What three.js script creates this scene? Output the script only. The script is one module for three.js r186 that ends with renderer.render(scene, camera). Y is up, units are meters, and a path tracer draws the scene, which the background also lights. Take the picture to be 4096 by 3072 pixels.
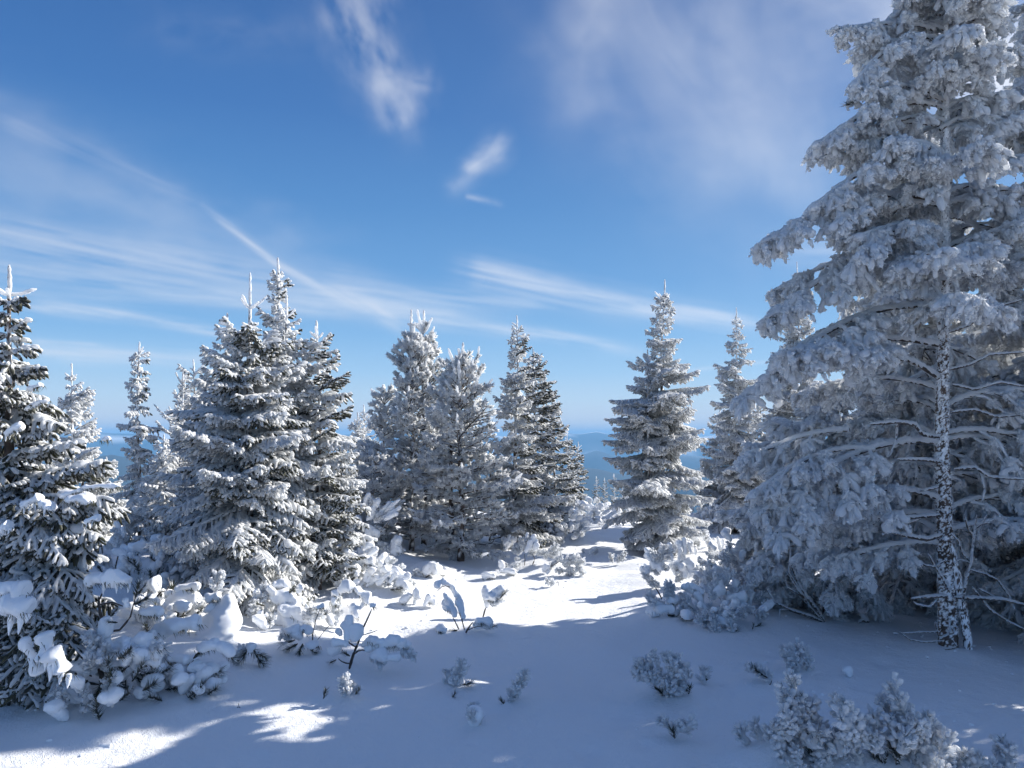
import * as THREE from 'three';

// ------------------------------------------------------------------ camera, sky, sun, exposure
const scene = new THREE.Scene();
const camera = new THREE.PerspectiveCamera(51.1, 4 / 3, 0.1, 60000);
const EYE = 1.5, PITCH = THREE.MathUtils.degToRad(3.72), FOCAL = 3215, EXPOSURE = 1.65;
camera.position.set(0, EYE, 0);
camera.rotation.set(PITCH, 0, 0);
const SUN_AZ = 62, SUN_EL = 26;                                   // degrees right of the view, above the horizon
const D2R = Math.PI / 180;
const sunDir = new THREE.Vector3(Math.sin(SUN_AZ * D2R) * Math.cos(SUN_EL * D2R), Math.sin(SUN_EL * D2R), -Math.cos(SUN_AZ * D2R) * Math.cos(SUN_EL * D2R));
const sun = new THREE.DirectionalLight(new THREE.Color(1.0, 0.95, 0.87), 5);
sun.name = 'sun'; sun.position.copy(sunDir).multiplyScalar(60).add(new THREE.Vector3(0, 0, -8)); sun.castShadow = true;
sun.shadow.mapSize.set(4096, 4096);
Object.assign(sun.shadow.camera, { left: -22, right: 22, top: 22, bottom: -22, near: 1, far: 140 });
scene.add(sun, sun.target);
sun.target.position.set(0, 0, -8);
const renderer = new THREE.WebGLRenderer({ antialias: true });
renderer.toneMapping = THREE.LinearToneMapping;
renderer.toneMappingExposure = 1.8;
renderer.shadowMap.enabled = true;

// ------------------------------------------------------------------ random numbers and noise
function rng(seed) {
  let s = (seed * 2654435761) >>> 0;
  return () => { s = (s + 0x6d2b79f5) | 0; let t = Math.imul(s ^ (s >>> 15), 1 | s); t = (t + Math.imul(t ^ (t >>> 7), 61 | t)) ^ t; return ((t ^ (t >>> 14)) >>> 0) / 4294967296; };
}
const hash = (x, y, z) => { let h = Math.imul(x, 374761393) + Math.imul(y, 668265263) + Math.imul(z, 2147483647) | 0; h = Math.imul(h ^ (h >>> 13), 1274126177); return ((h ^ (h >>> 16)) >>> 0) / 4294967296; };
const fade = (t) => t * t * (3 - 2 * t), mix = (a, b, t) => a + (b - a) * t, clamp = (x, a = 0, b = 1) => Math.min(b, Math.max(a, x));
const sstep = (a, b, x) => fade(clamp((x - a) / (b - a)));
function noise(x, y, z = 0) {
  const i = Math.floor(x), j = Math.floor(y), k = Math.floor(z), u = fade(x - i), v = fade(y - j), w = fade(z - k);
  const p = (a, b, c) => hash(i + a, j + b, k + c);
  return mix(mix(mix(p(0, 0, 0), p(1, 0, 0), u), mix(p(0, 1, 0), p(1, 1, 0), u), v), mix(mix(p(0, 0, 1), p(1, 0, 1), u), mix(p(0, 1, 1), p(1, 1, 1), u), v), w);
}
function fbm(x, y, z = 0, oct = 4) { let s = 0, a = 0.5, n = 0; for (let o = 0; o < oct; o++) { s += a * noise(x, y, z); n += a; a *= 0.5; x = x * 2.03 + 17.1; y = y * 2.03 + 5.7; z = z * 2.03 + 3.3; } return s / n; }

// ------------------------------------------------------------------ sky: air, cirrus, old contrails
{
  const W = 4096, H = 2048, data = new Float32Array(W * H * 4);
  const lin = (c) => { c /= 255; return c <= 0.04045 ? c / 12.92 : Math.pow((c + 0.055) / 1.055, 2.4); };
  const stops = [[-90, 208, 212, 222], [0, 208, 212, 222], [1.2, 204, 214, 226], [2.6, 186, 211, 231], [4.5, 158, 197, 231], [7, 131, 179, 224], [11, 103, 156, 210], [16, 82, 136, 195], [22, 63, 114, 178], [30, 49, 96, 160], [45, 46, 90, 152], [90, 40, 78, 138]]
    .map(([e, r, g, b]) => [e, lin(r), lin(g), lin(b)]);
  // each stroke: points in (azimuth, elevation) degrees, half width at both ends, strength, fibre length
  const strokes = [
    [[-12.5, 29], [-10.2, 25.1], [-8.6, 22.3], [-7.7, 20.0], 2.2, 1.0, 0.42, 1],
    [[-10.4, 23.2], [-8.2, 23.6], [-5.6, 23.2], 0.8, 0.5, 0.3, 1],
    [[-3.1, 17.9], [-2.2, 18.4], [-1.2, 19.0], 0.55, 0.75, 0.75, 0],
    [[-4.2, 16.6], [-2.7, 17.7], 0.6, 0.6, 0.2, 0],
    [[-3.2, 16.0], [-2, 15.8], [-0.9, 15.6], 0.14, 0.22, 0.38, 0],
    [[-33.5, 18], [-27.2, 16.6], [-21.1, 14.2], 0.7, 0.4, 0.14, 2],
    [[-21.4, 14.4], [-18.9, 12.7], [-16.4, 10.9], [-13.2, 9.5], [-9.7, 8.1], [-7.6, 6.5], 0.17, 0.42, 0.75, 3],
    [[-40, 17], [-32.9, 15.2], [-27.2, 14.2], [-20, 12.2], [-12, 10.5], 3.0, 1.8, 0.32, 5],
    [[-44, 12], [-32.8, 11.3], [-22.9, 10.6], [-16.6, 9.6], [-8.0, 8.2], [0, 7.0], 1.1, 0.8, 0.5, 2],
    [[-44, 9.6], [-32.7, 9.4], [-24.4, 9.0], [-16.5, 8.5], [-4.4, 7.6], 0.7, 0.55, 0.5, 2],
    [[-44, 8.2], [-32.7, 8.0], [-19.8, 8.2], [-12, 7.6], 0.4, 0.4, 0.25, 2],
    [[-14, 10.2], [-8, 9.2], [-2, 8.8], [3, 8.4], 0.9, 0.4, 0.34, 2],
    [[-32, 7.3], [-25.8, 6.95], [-20.1, 6.2], [-17, 5.8], 0.36, 0.26, 0.95, 3],
    [[-33, 4.5], [-25.8, 4.35], [-20.3, 4.25], [-14, 4.0], 0.55, 0.4, 0.62, 2],
    [[-31, 5.05], [-27.2, 5.0], 0.13, 0.1, 0.32, 3],
    [[-3.5, 11.0], [-1.2, 10.7], [3.6, 9.5], [8.1, 8.4], [12, 7.8], [18.5, 6.5], 0.85, 0.6, 0.75, 3],
    [[-6, 7.4], [-4.4, 7.3], [2.7, 6.4], [9.1, 5.1], 0.34, 0.4, 0.6, 3],
    [[11, 3.6], [18.2, 4.3], 0.14, 0.12, 0.35, 3],
    [[5, 31], [9.2, 26.0], [13.4, 21.8], [18.4, 15.5], 5.2, 5.0, 0.34, 4],
    [[14.5, 29], [17, 24], [19.2, 19.5], [17.5, 14], 3.2, 4.0, 0.34, 4],
    [[6.4, 29.5], [5.2, 25], [4.6, 20], 1.4, 1.6, 0.18, 4],
    [[19, 30], [26, 26], [33, 21], [38, 18], 2.5, 3.5, 0.5, 4],
    [[27, 24], [31.5, 21], [38, 19], 1.6, 2.6, 2.2, 4],
    [[-25, 24.6], [-15, 25.8], 1.3, 1, 0.07, 1],
    [[18, 12], [26, 11], [40, 10], 1.0, 1.8, 0.3, 3],
  ].map((s) => { const n = s.length - 4; return { p: s.slice(0, n).map(([a, e]) => [a, e + 0.8]), w0: s[n], w1: s[n + 1], a: s[n + 2], f: s[n + 3] }; });
  for (const s of strokes) {
    const xs = s.p.map((q) => q[0]), ys = s.p.map((q) => q[1]), m = Math.max(s.w0, s.w1) * 3;
    s.box = [Math.min(...xs) - m, Math.max(...xs) + m, Math.min(...ys) - m, Math.max(...ys) + m];
    s.d = Math.atan2(ys[ys.length - 1] - ys[0], xs[xs.length - 1] - xs[0]);
  }
  for (let row = 0; row < H; row++) {
    const el = ((row + 0.5) / H - 0.5) * 180, ce = Math.cos(el * D2R), se = Math.sin(el * D2R);
    let k = 1; while (k < stops.length - 1 && stops[k][0] < el) k++;
    const A = stops[k - 1], B = stops[k], t = clamp((el - A[0]) / (B[0] - A[0]));
    const base = [1, 2, 3].map((c) => mix(A[c], B[c], t));
    for (let col = 0; col < W; col++) {
      const ang = ((col + 0.5) / W - 0.5) * 2 * Math.PI, x = Math.cos(ang) * ce, z = Math.sin(ang) * ce;
      const az = Math.atan2(x, -z) / D2R;
      const th = Math.acos(clamp(x * sunDir.x + se * sunDir.y + z * sunDir.z, -1, 1)) / D2R;
      const glow = 0.2 * Math.exp(-th / 30) + 0.6 * Math.exp(-th / 10) + 3 * Math.exp(-th / 2.5);
      let r = base[0] + glow * 0.8, g = base[1] + glow * 0.95, b = base[2] + glow * 1.1, cov = 0;
      if (el > 0) {
        if (az > -52 && az < 52 && el < 36) {
          for (const s of strokes) {
            if (az < s.box[0] || az > s.box[1] || el < s.box[2] || el > s.box[3]) continue;
            const wob = (fbm(az * 0.35, el * 0.7, s.a * 9 + s.w0, 3) - 0.5) * (s.f >= 2 && s.f < 4 ? 1.0 : s.f >= 4 ? 4.5 : 2.6) * Math.min(1.4, s.w0 + 0.2);
            let best = 1e9, at = 0; const n = s.p.length - 1;
            for (let q = 0; q < n; q++) {
              const [ax, ay] = s.p[q], [bx, by] = s.p[q + 1], dx = bx - ax, dy = by - ay, u = clamp(((az - ax) * dx + (el - ay) * dy) / (dx * dx + dy * dy));
              const d = Math.hypot(az - ax - dx * u, el - ay - dy * u); if (d < best) { best = d; at = (q + u) / n; }
            }
            const w = mix(s.w0, s.w1, at), m = Math.exp(-Math.pow(Math.abs(best + wob * 0.5) / w, 1.7));
            if (m < 0.01) continue;
            const ends = s.f === 0 ? 1 : sstep(0, 0.12, at) * sstep(1, 0.85, at) * 0.75 + 0.25;
            const c = Math.cos(s.d), sn = Math.sin(s.d), al = az * c + el * sn, ac = -az * sn + el * c;
            const fib = s.f >= 2 && s.f < 4 ? fbm(al * 0.22 + 0.25 * noise(al * 0.8, ac * 2, 5), ac * 3.2, s.w1 * 7, 6) : s.f >= 4 ? fbm(al * 0.2 + fbm(al * 0.3, ac * 0.3, 9, 3), ac * 0.6 + 1.6 * fbm(al * 0.25, ac * 0.25, 4, 3), s.w1 * 5 + 2, 5) * 0.9 + 0.05 : fbm(al * 0.55, ac * 1.1, s.w1 * 5 + 2, 5);
            cov += s.a * m * ends * (s.f >= 4 ? clamp(0.66 + (fib - 0.5) * 1.0, 0.25, 1.05) : clamp(0.25 + (fib - 0.3) * 2.1, 0.05, 1.25));
          }
        }
        const wide = sstep(52, 70, Math.abs(az)) + sstep(30, 40, el);                    // the same thin cirrus goes on all round
        if (wide > 0) { const px = x / (se + 0.25), pz = z / (se + 0.25); cov += Math.min(1, wide) * clamp((fbm(px * 3 + pz * 1.2, pz * 7, 4, 4) - 0.45) * 0.9, 0, 0.35); }
      }
      cov = 1 - Math.exp(-Math.max(0, cov) * 1.15);
      const cl = 0.78 + 0.8 * Math.exp(-th / 24);
      const o = (row * W + col) * 4;
      data[o] = mix(r, cl * 0.93, cov * 0.86) / EXPOSURE; data[o + 1] = mix(g, cl * 0.985, cov * 0.84) / EXPOSURE; data[o + 2] = mix(b, cl * 1.08, cov * 0.82) / EXPOSURE; data[o + 3] = 1;
    }
  }
  const sky = new THREE.DataTexture(data, W, H, THREE.RGBAFormat, THREE.FloatType);
  sky.mapping = THREE.EquirectangularReflectionMapping; sky.minFilter = sky.magFilter = THREE.LinearFilter; sky.needsUpdate = true;
  scene.background = sky; scene.environment = sky;
}

// ------------------------------------------------------------------ materials
const snowGrain = (() => {
  const n = 512, d = new Uint8Array(n * n * 4);
  for (let y = 0; y < n; y++) for (let x = 0; x < n; x++) {
    const per = (f, s) => { const u = x / n * f, v = y / n * f, a = fade(x / n), b = fade(y / n); const q = (du, dv) => noise(u + du, v + dv, s); return mix(mix(q(0, 0), q(-f, 0), a), mix(q(0, -f), q(-f, -f), a), b); };
    const h = 0.5 * per(18, 1) + 0.3 * per(60, 2) + 0.35 * hash(x, y, 7), o = (y * n + x) * 4;
    d[o] = d[o + 1] = d[o + 2] = clamp(h / 1.15) * 255; d[o + 3] = 255;
  }
  const t = new THREE.DataTexture(d, n, n, THREE.RGBAFormat); t.wrapS = t.wrapT = THREE.RepeatWrapping; t.magFilter = t.minFilter = THREE.LinearFilter; t.needsUpdate = true;
  return t;
})();
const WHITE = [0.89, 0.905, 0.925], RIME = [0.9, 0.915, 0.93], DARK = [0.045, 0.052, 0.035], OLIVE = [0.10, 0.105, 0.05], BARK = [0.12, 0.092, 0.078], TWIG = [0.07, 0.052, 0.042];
const M = {
  ground: new THREE.MeshStandardMaterial({ name: 'snow_cover', color: new THREE.Color().setRGB(0.89, 0.905, 0.925), roughness: 0.7, bumpMap: snowGrain, bumpScale: 0.014 }),
  snow: new THREE.MeshStandardMaterial({ name: 'snow', color: new THREE.Color().setRGB(...WHITE), roughness: 0.9 }),
  plant: new THREE.MeshPhysicalMaterial({ name: 'frosted_plant', vertexColors: true, roughness: 1, transmission: 0.58, thickness: 0, side: THREE.DoubleSide }),
  wood: new THREE.MeshStandardMaterial({ name: 'frosted_bark', vertexColors: true, roughness: 0.95 }),
  hill: new THREE.MeshStandardMaterial({ name: 'hill_forest', vertexColors: true, roughness: 1 }),
};

// ------------------------------------------------------------------ small geometry kit
const V = (x, y, z) => [x, y, z], add = (a, b, s = 1) => [a[0] + b[0] * s, a[1] + b[1] * s, a[2] + b[2] * s], sub = (a, b) => [a[0] - b[0], a[1] - b[1], a[2] - b[2]];
const cross = (a, b) => [a[1] * b[2] - a[2] * b[1], a[2] * b[0] - a[0] * b[2], a[0] * b[1] - a[1] * b[0]], len = (a) => Math.hypot(a[0], a[1], a[2]);
const unit = (a) => { const l = len(a) || 1; return [a[0] / l, a[1] / l, a[2] / l]; };
class Kit {
  constructor() { this.p = []; this.c = []; this.i = []; }
  // a lumpy tube along a path; rw, rh half width and half height of its section (functions of t or numbers)
  tube(path, rw, o = {}) {
    const { rh = rw, S = 5, R = 5, jag = 0, col = RIME, rnd = Math.random, lift = 0, round = true, color, nz } = o, f = (r, t) => (typeof r === 'function' ? r(t) : r);
    const n = path.length - 1, base = this.p.length / 3;
    const at = (t) => { const u = clamp(t) * n, k = Math.min(n - 1, Math.floor(u)), w = u - k; return [mix(path[k][0], path[k + 1][0], w), mix(path[k][1], path[k + 1][1], w), mix(path[k][2], path[k + 1][2], w)]; };
    for (let k = 0; k < R; k++) {
      const t = round ? 0.5 - 0.5 * Math.cos(Math.PI * k / (R - 1)) : k / (R - 1);
      let P = at(t); const T = unit(sub(at(t + 0.04), at(t - 0.04)));
      const ref = Math.abs(T[1]) > 0.93 ? [1, 0, 0] : [0, 1, 0], side = unit(cross(T, ref)), up = cross(side, T);
      const cap = round ? Math.sqrt(Math.max(0.0004, 1 - Math.pow(Math.abs(2 * t - 1), 8))) : 1;
      const a = f(rw, t) * (k === 0 || k === R - 1 ? (round ? 0.5 : 1) : cap), b = f(rh, t) * (k === 0 || k === R - 1 ? (round ? 0.5 : 1) : cap);
      P = add(P, [0, 1, 0], lift);
      for (let s = 0; s < S; s++) {
        const th = (s + (k & 1) * 0.5) / S * 6.28318; let j = 1 + jag * (rnd() * 2 - 1); if (nz) { const m = [P[0] + side[0] * Math.cos(th) * a + up[0] * Math.sin(th) * b, P[1] + side[1] * Math.cos(th) * a + up[1] * Math.sin(th) * b, P[2] + side[2] * Math.cos(th) * a + up[2] * Math.sin(th) * b]; j *= 1 + nz[0] * (fbm(m[0] * nz[1] + nz[2], m[1] * nz[1], m[2] * nz[1], 3) * 3 - 1.5); } const x = Math.cos(th) * a * j, y = Math.sin(th) * b * j;
        const q = [P[0] + side[0] * x + up[0] * y, P[1] + side[1] * x + up[1] * y, P[2] + side[2] * x + up[2] * y];
        this.p.push(...q); const cc = color ? color(t, th, q) : col; this.c.push(cc[0], cc[1], cc[2]);
      }
    }
    for (let k = 0; k < R - 1; k++) for (let s = 0; s < S; s++) { const a = base + k * S + s, b = base + k * S + (s + 1) % S, c = a + S, d = b + S; this.i.push(a, b, c, b, d, c); }
    for (const [k, flip] of [[0, 0], [R - 1, 1]]) for (let s = 1; s < S - 1; s++) { const o0 = base + k * S; flip ? this.i.push(o0, o0 + s, o0 + s + 1) : this.i.push(o0, o0 + s + 1, o0 + s); }
  }
  blade(a, dir, l, w, col) {                                       // one needle: a narrow triangle with a little twist of its own
    const b = this.p.length / 3, s = unit(cross(dir, Math.abs(dir[1]) > 0.9 ? [1, 0, 0.3] : [0.2, 1, 0.1])), e = add(a, dir, l);
    this.p.push(a[0] - s[0] * w, a[1] - s[1] * w, a[2] - s[2] * w, a[0] + s[0] * w, a[1] + s[1] * w, a[2] + s[2] * w, ...e);
    for (let k = 0; k < 3; k++) this.c.push(...col);
    this.i.push(b, b + 1, b + 2);
  }
  spike(a, dir, l, w, col) {                                       // a rimed needle: a three-sided spindle
    const b = this.p.length / 3, s = unit(cross(dir, Math.abs(dir[1]) > 0.9 ? [1, 0, 0] : [0, 1, 0])), u = cross(s, dir), m = add(a, dir, l * 0.45);
    this.p.push(...a, ...add(add(m, s, w), u, -0.5 * w), ...add(add(m, s, -w), u, -0.5 * w), ...add(m, u, w), ...add(a, dir, l));
    for (let k = 0; k < 5; k++) this.c.push(...col);
    this.i.push(b, b + 2, b + 1, b, b + 1, b + 3, b, b + 3, b + 2, b + 4, b + 1, b + 2, b + 4, b + 3, b + 1, b + 4, b + 2, b + 3);
  }
  knob(c, r, rnd, col = RIME) { const g = ico(0), b = this.p.length / 3; for (let k = 0; k < g.p.length; k += 3) { const j = r * (0.65 + 0.7 * rnd()); this.p.push(c[0] + g.p[k] * j, c[1] + g.p[k + 1] * j, c[2] + g.p[k + 2] * j); this.c.push(...col); } for (const i of g.i) this.i.push(b + i); }
  lump(c, r, o = {}) {                                             // a rounded lump of snow
    const { D = 2, amp = 0.18, freq = 3, seed = 1, col = WHITE } = o, g = ico(D), b = this.p.length / 3;
    for (let k = 0; k < g.p.length; k += 3) {
      const x = g.p[k], y = g.p[k + 1], z = g.p[k + 2], n = 1 + amp * (fbm(x * freq + seed * 7.3, y * freq + seed, z * freq - seed * 3.1, 3) * 2 - 1) * 1.5;
      this.p.push(c[0] + x * r[0] * n, c[1] + y * r[1] * n * (y < 0 ? 0.6 : 1), c[2] + z * r[2] * n); this.c.push(...col);
    }
    for (const i of g.i) this.i.push(b + i);
  }
  get size() { return this.i.length / 3; }
  geo() {
    const g = new THREE.BufferGeometry();
    g.setAttribute('position', new THREE.BufferAttribute(new Float32Array(this.p), 3)); g.setAttribute('color', new THREE.BufferAttribute(new Float32Array(this.c), 3));
    g.setIndex(this.i); g.computeVertexNormals(); return g;
  }
}
const icos = {};
function ico(D) {
  if (icos[D]) return icos[D];
  const t = (1 + Math.sqrt(5)) / 2, p = [[-1, t, 0], [1, t, 0], [-1, -t, 0], [1, -t, 0], [0, -1, t], [0, 1, t], [0, -1, -t], [0, 1, -t], [t, 0, -1], [t, 0, 1], [-t, 0, -1], [-t, 0, 1]].map(unit);
  let f = [[0, 11, 5], [0, 5, 1], [0, 1, 7], [0, 7, 10], [0, 10, 11], [1, 5, 9], [5, 11, 4], [11, 10, 2], [10, 7, 6], [7, 1, 8], [3, 9, 4], [3, 4, 2], [3, 2, 6], [3, 6, 8], [3, 8, 9], [4, 9, 5], [2, 4, 11], [6, 2, 10], [8, 6, 7], [9, 8, 1]];
  for (let d = 0; d < D; d++) {
    const mid = new Map(), m = (a, b) => { const k = a < b ? a * 99999 + b : b * 99999 + a; if (!mid.has(k)) { mid.set(k, p.length); p.push(unit([(p[a][0] + p[b][0]) / 2, (p[a][1] + p[b][1]) / 2, (p[a][2] + p[b][2]) / 2])); } return mid.get(k); };
    f = f.flatMap(([a, b, c]) => { const x = m(a, b), y = m(b, c), z = m(c, a); return [[a, x, z], [b, y, x], [c, z, y], [x, y, z]]; });
  }
  return (icos[D] = { p: p.flat(), i: f.flat() });
}

// ------------------------------------------------------------------ naming
const used = {};
const numbered = (n) => { used[n] = (used[n] ?? -1) + 1; return used[n] ? n + '_' + String(used[n]).padStart(3, '0') : n; };
function tag(o, label, category, group, kind) { if (label) o.userData.label = label; if (category) o.userData.category = category; if (group) o.userData.group = group; if (kind) o.userData.kind = kind; return o; }
function thing(name, pos, label, category, group) { const o = new THREE.Group(); o.name = numbered(name); o.position.set(...pos); scene.add(o); return tag(o, label, category, group); }
function part(name, geo, mat, parent) { const m = new THREE.Mesh(geo, mat); m.name = name; m.castShadow = m.receiveShadow = true; parent.add(m); return m; }

// ------------------------------------------------------------------ the lie of the land
// at(): the place seen at a given spot of the photograph (4096 x 3072) at a depth in metres, used to survey where things stand
const CP = Math.cos(PITCH), SP = Math.sin(PITCH);
function ray(px, py) { const dx = (px - 2048) / FOCAL, dy = -(py - 1536) / FOCAL; return [dx, dy * CP + SP, -(CP - dy * SP)]; }
function at(px, py, depth) { const d = ray(px, py), s = depth / -d[2]; return [d[0] * s, EYE + d[1] * s, -depth]; }
const mounds = [];
function baseHeight(x, z) {
  const r = Math.hypot(x, z);
  let h = 0.09 * (fbm(x * 0.33 + 4, z * 0.33 + 9, 0, 3) - 0.5) + 0.05 * (fbm(x * 1.7, z * 1.7, 3, 4) - 0.5);
  h += 0.02 * (fbm(x * 5, z * 5, 1, 3) - 0.5) - 0.022 * x * sstep(-5, -8, z);
  h += 0.16 * sstep(-0.6, -2.6, x) * sstep(-3.5, -6, z);          // and under the left-hand trees
  const f = Math.max(0, r - 15.5); h -= f * 0.21 * sstep(0, 6, f);
  return h - 0.03;
}
function H(x, z) {
  let h = baseHeight(x, z);
  for (const m of mounds) { const d2 = ((x - m[0]) ** 2 + (z - m[1]) ** 2) / (m[2] * m[2]); if (d2 < 7) h += m[3] * Math.exp(-d2); }
  return h;
}
function ground(px, py) {                                          // where the line of sight through a spot meets the snow
  const d = ray(px, py); let t = 0.8;
  for (let k = 0; k < 400; k++) { const x = d[0] * t, y = EYE + d[1] * t, z = d[2] * t, g = y - H(x, z); if (g < 0.002) break; t += Math.max(0.004, g * 0.6); if (t > 60) break; }
  return [d[0] * t, H(d[0] * t, d[2] * t), d[2] * t];
}
// drifts over buried shrubs and banks round the trunks: [spot, radius, height]
for (const [px, py, r, h] of [
  [1390, 2650, 0.35, 0.05], [1250, 2590, 0.32, 0.09], [1500, 2620, 0.4, 0.07], [1880, 2520, 0.22, 0.05], [1970, 2490, 0.16, 0.04], [1720, 2520, 0.3, 0.05], [2000, 2300, 0.14, 0.08], [1890, 2310, 0.12, 0.02],
  [1480, 2380, 0.5, 0.12], [1600, 2360, 0.4, 0.1], [1730, 2290, 0.26, 0.15], [1560, 2250, 0.5, 0.16], [1450, 2470, 0.3, 0.12], [2070, 2240, 0.5, 0.13], [2170, 2270, 0.5, 0.14], [2300, 2290, 0.25, 0.05], [2340, 2160, 0.45, 0.14],
  [2480, 2240, 0.3, 0.1], [2560, 2270, 0.3, 0.08], [2660, 2330, 0.6, 0.12], [2760, 2280, 0.5, 0.1], [2860, 2290, 0.4, 0.1], [2880, 2400, 0.6, 0.12], [2700, 2460, 0.45, 0.1], [3000, 2470, 0.6, 0.14], [2900, 2180, 0.6, 0.06], [2680, 2180, 0.6, 0.06],
  [2660, 2770, 0.3, 0.09], [2790, 2800, 0.18, 0.03], [3050, 2740, 0.2, 0.05], [3190, 2660, 0.22, 0.05], [2710, 2960, 0.18, 0.03], [3250, 3080, 0.34, 0.1], [3550, 3060, 0.4, 0.12], [3060, 3000, 0.2, 0.05],
  [3780, 2600, 0.35, 0.05], [3500, 2520, 0.5, 0.05], [1400, 2790, 0.18, 0.05], [1290, 2790, 0.14, 0.04], [1850, 2740, 0.24, 0.05], [2080, 2800, 0.18, 0.04], [1910, 2890, 0.13, 0.03], [1780, 2800, 0.2, 0.03],
  [920, 2560, 0.32, 0.06], [1160, 2520, 0.4, 0.03], [700, 2640, 0.4, 0.06], [300, 2860, 0.35, 0.03], [420, 2950, 0.12, 0.02], [2080, 2160, 0.6, 0.06], [1950, 2180, 0.5, 0.06], [2450, 2130, 0.6, 0.08],
  [640, 2480, 0.5, 0.12], [560, 2560, 0.5, 0.1], [800, 2620, 0.3, 0.05], [200, 2980, 0.3, 0.02],
]) { const g = ground(px, py); mounds.push([g[0], g[2], r * 0.85, h * 0.7]); }

{ // small pits and bumps left by fallen rime
  const r = rng(77); for (let k = 0; k < 110; k++) { const z = -3.3 - 5.2 * r(), x = (r() - 0.5) * -z * 1.25; mounds.push([x, z, 0.025 + 0.06 * r(), (r() < 0.65 ? -1 : 0.8) * (0.006 + 0.012 * r())]); }
}
{ // the snow: one sheet from the photographer's feet over the edge of the plateau
  const NR = 720, NA = 560, p = [], uv = [], idx = [];
  const angs = []; for (let k = 0; k < NA; k++) { const u = k / NA * 2 - 1; angs.push((u * 0.27 + 0.73 * u * u * u * Math.abs(u)) * Math.PI); }
  for (let k = 0; k <= NR; k++) {
    const r = 0.6 * Math.exp(Math.log(520 / 0.6) * k / NR);
    for (const a of angs) { const x = Math.sin(a) * r, z = -Math.cos(a) * r; p.push(x, H(x, z), z); uv.push(x / 0.9, z / 0.9); }
  }
  const c = p.length / 3; p.push(0, H(0, 0), 0); uv.push(0, 0);
  for (let k = 0; k < NR; k++) for (let a = 0; a < NA; a++) { const i = k * NA + a, j = k * NA + (a + 1) % NA; idx.push(i, i + NA, j, j, i + NA, j + NA); }
  for (let a = 0; a < NA; a++) idx.push(c, a, (a + 1) % NA);
  const g = new THREE.BufferGeometry();
  g.setAttribute('position', new THREE.BufferAttribute(new Float32Array(p), 3)); g.setAttribute('uv', new THREE.BufferAttribute(new Float32Array(uv), 2)); g.setIndex(idx); g.computeVertexNormals();
  const m = part('snow_ground', g, M.ground, scene); tag(m, 'smooth wind-drifted snow covering the mountain clearing', 'snow', null, 'structure');
}
{ // wooded hills with snowy clearings across the valley
  const NR = 150, NA = 300, p = [], c = [], idx = [];
  for (let k = 0; k <= NR; k++) {
    const r = 300 * Math.exp(Math.log(15000 / 300) * k / NR);
    for (let a = 0; a < NA; a++) {
      const an = a / NA * 2 * Math.PI, x = Math.sin(an) * r, z = -Math.cos(an) * r;
      const ridge = (c0, w, top, f, s) => (top + 260 * (fbm(Math.sin(an) * f + s, Math.cos(an) * f, s, 4) - 0.5)) * Math.exp(-Math.pow((r - c0) / w, 2));
      const y = -440 + 370 * Math.exp(-Math.pow((r - 300) / 420, 2)) + ridge(4200, 900, 290, 13, 2) + ridge(6800, 700, 250, 19, 9) + ridge(9800, 1300, 470, 30, 5) + 60 * (fbm(x / 900, z / 900, 1, 4) - 0.5);
      p.push(x, y, z);
      const open = sstep(0.57, 0.61, fbm(x / 210 + 3, z / 300, 8, 4)) * sstep(6500, 8000, r), w = fbm(x / 160, z / 160, 2, 3) * 0.03;
      c.push(mix(0.010 + w * 0.5, 0.8, open), mix(0.016 + w * 0.5, 0.82, open), mix(0.018 + w * 0.5, 0.85, open));
    }
  }
  for (let k = 0; k < NR; k++) for (let a = 0; a < NA; a++) { const i = k * NA + a, j = k * NA + (a + 1) % NA; idx.push(i, i + NA, j, j, i + NA, j + NA); }
  const g = new THREE.BufferGeometry();
  g.setAttribute('position', new THREE.BufferAttribute(new Float32Array(p), 3)); g.setAttribute('color', new THREE.BufferAttribute(new Float32Array(c), 3)); g.setIndex(idx); g.computeVertexNormals();
  tag(part('hills', g, M.hill, scene), 'blue wooded hills with snowy clearings beyond the valley', 'hills', null, 'structure');
}
scene.fog = new THREE.FogExp2(new THREE.Color(0.25, 0.58, 1.0), 0.00014);

// ------------------------------------------------------------------ sprays: branch shapes shared by the trees
const STYLES = {
  frost: { step: 0.04, wid: 0.38, ang: 54, hang: 0.42, rime: 1, rr: 0.0128, lift: 0.003, blades: 4, rise: 0.06, droop: 0.16, pil: 0.25, core: 0.0072, corep: 0.6, comb: 0.4 },
  snowy: { step: 0.044, wid: 0.40, ang: 58, hang: 0.38, rime: 0.88, rr: 0.0130, lift: 0.006, blades: 9, rise: 0.10, droop: 0.34, pil: 0.9, core: 0.009, comb: 0.6 },
  green: { step: 0.042, wid: 0.42, ang: 58, hang: 0.5, rime: 0.66, rr: 0.011, lift: 0.008, blades: 22, rise: 0.12, droop: 0.4, pil: 1.5, core: 0.010, comb: 0.7 },
  laden: { step: 0.042, wid: 0.42, ang: 58, hang: 0.55, rime: 0.42, rr: 0.011, lift: 0.008, blades: 24, rise: 0.12, droop: 0.42, pil: 2.8, core: 0.010, comb: 0.8 },
  dark: { step: 0.046, wid: 0.40, ang: 56, hang: 0.3, rime: 0.4, rr: 0.0085, lift: 0.008, blades: 12, rise: 0.10, droop: 0.2, pil: 0.35, core: 0.0095 },
  thin: { step: 0.055, wid: 0.34, ang: 55, hang: 0.05, rime: 0.95, rr: 0.0085, lift: 0.002, blades: 2, rise: 0.16, droop: 0.08, pil: 0.1, core: 0.0045 },
};
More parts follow.
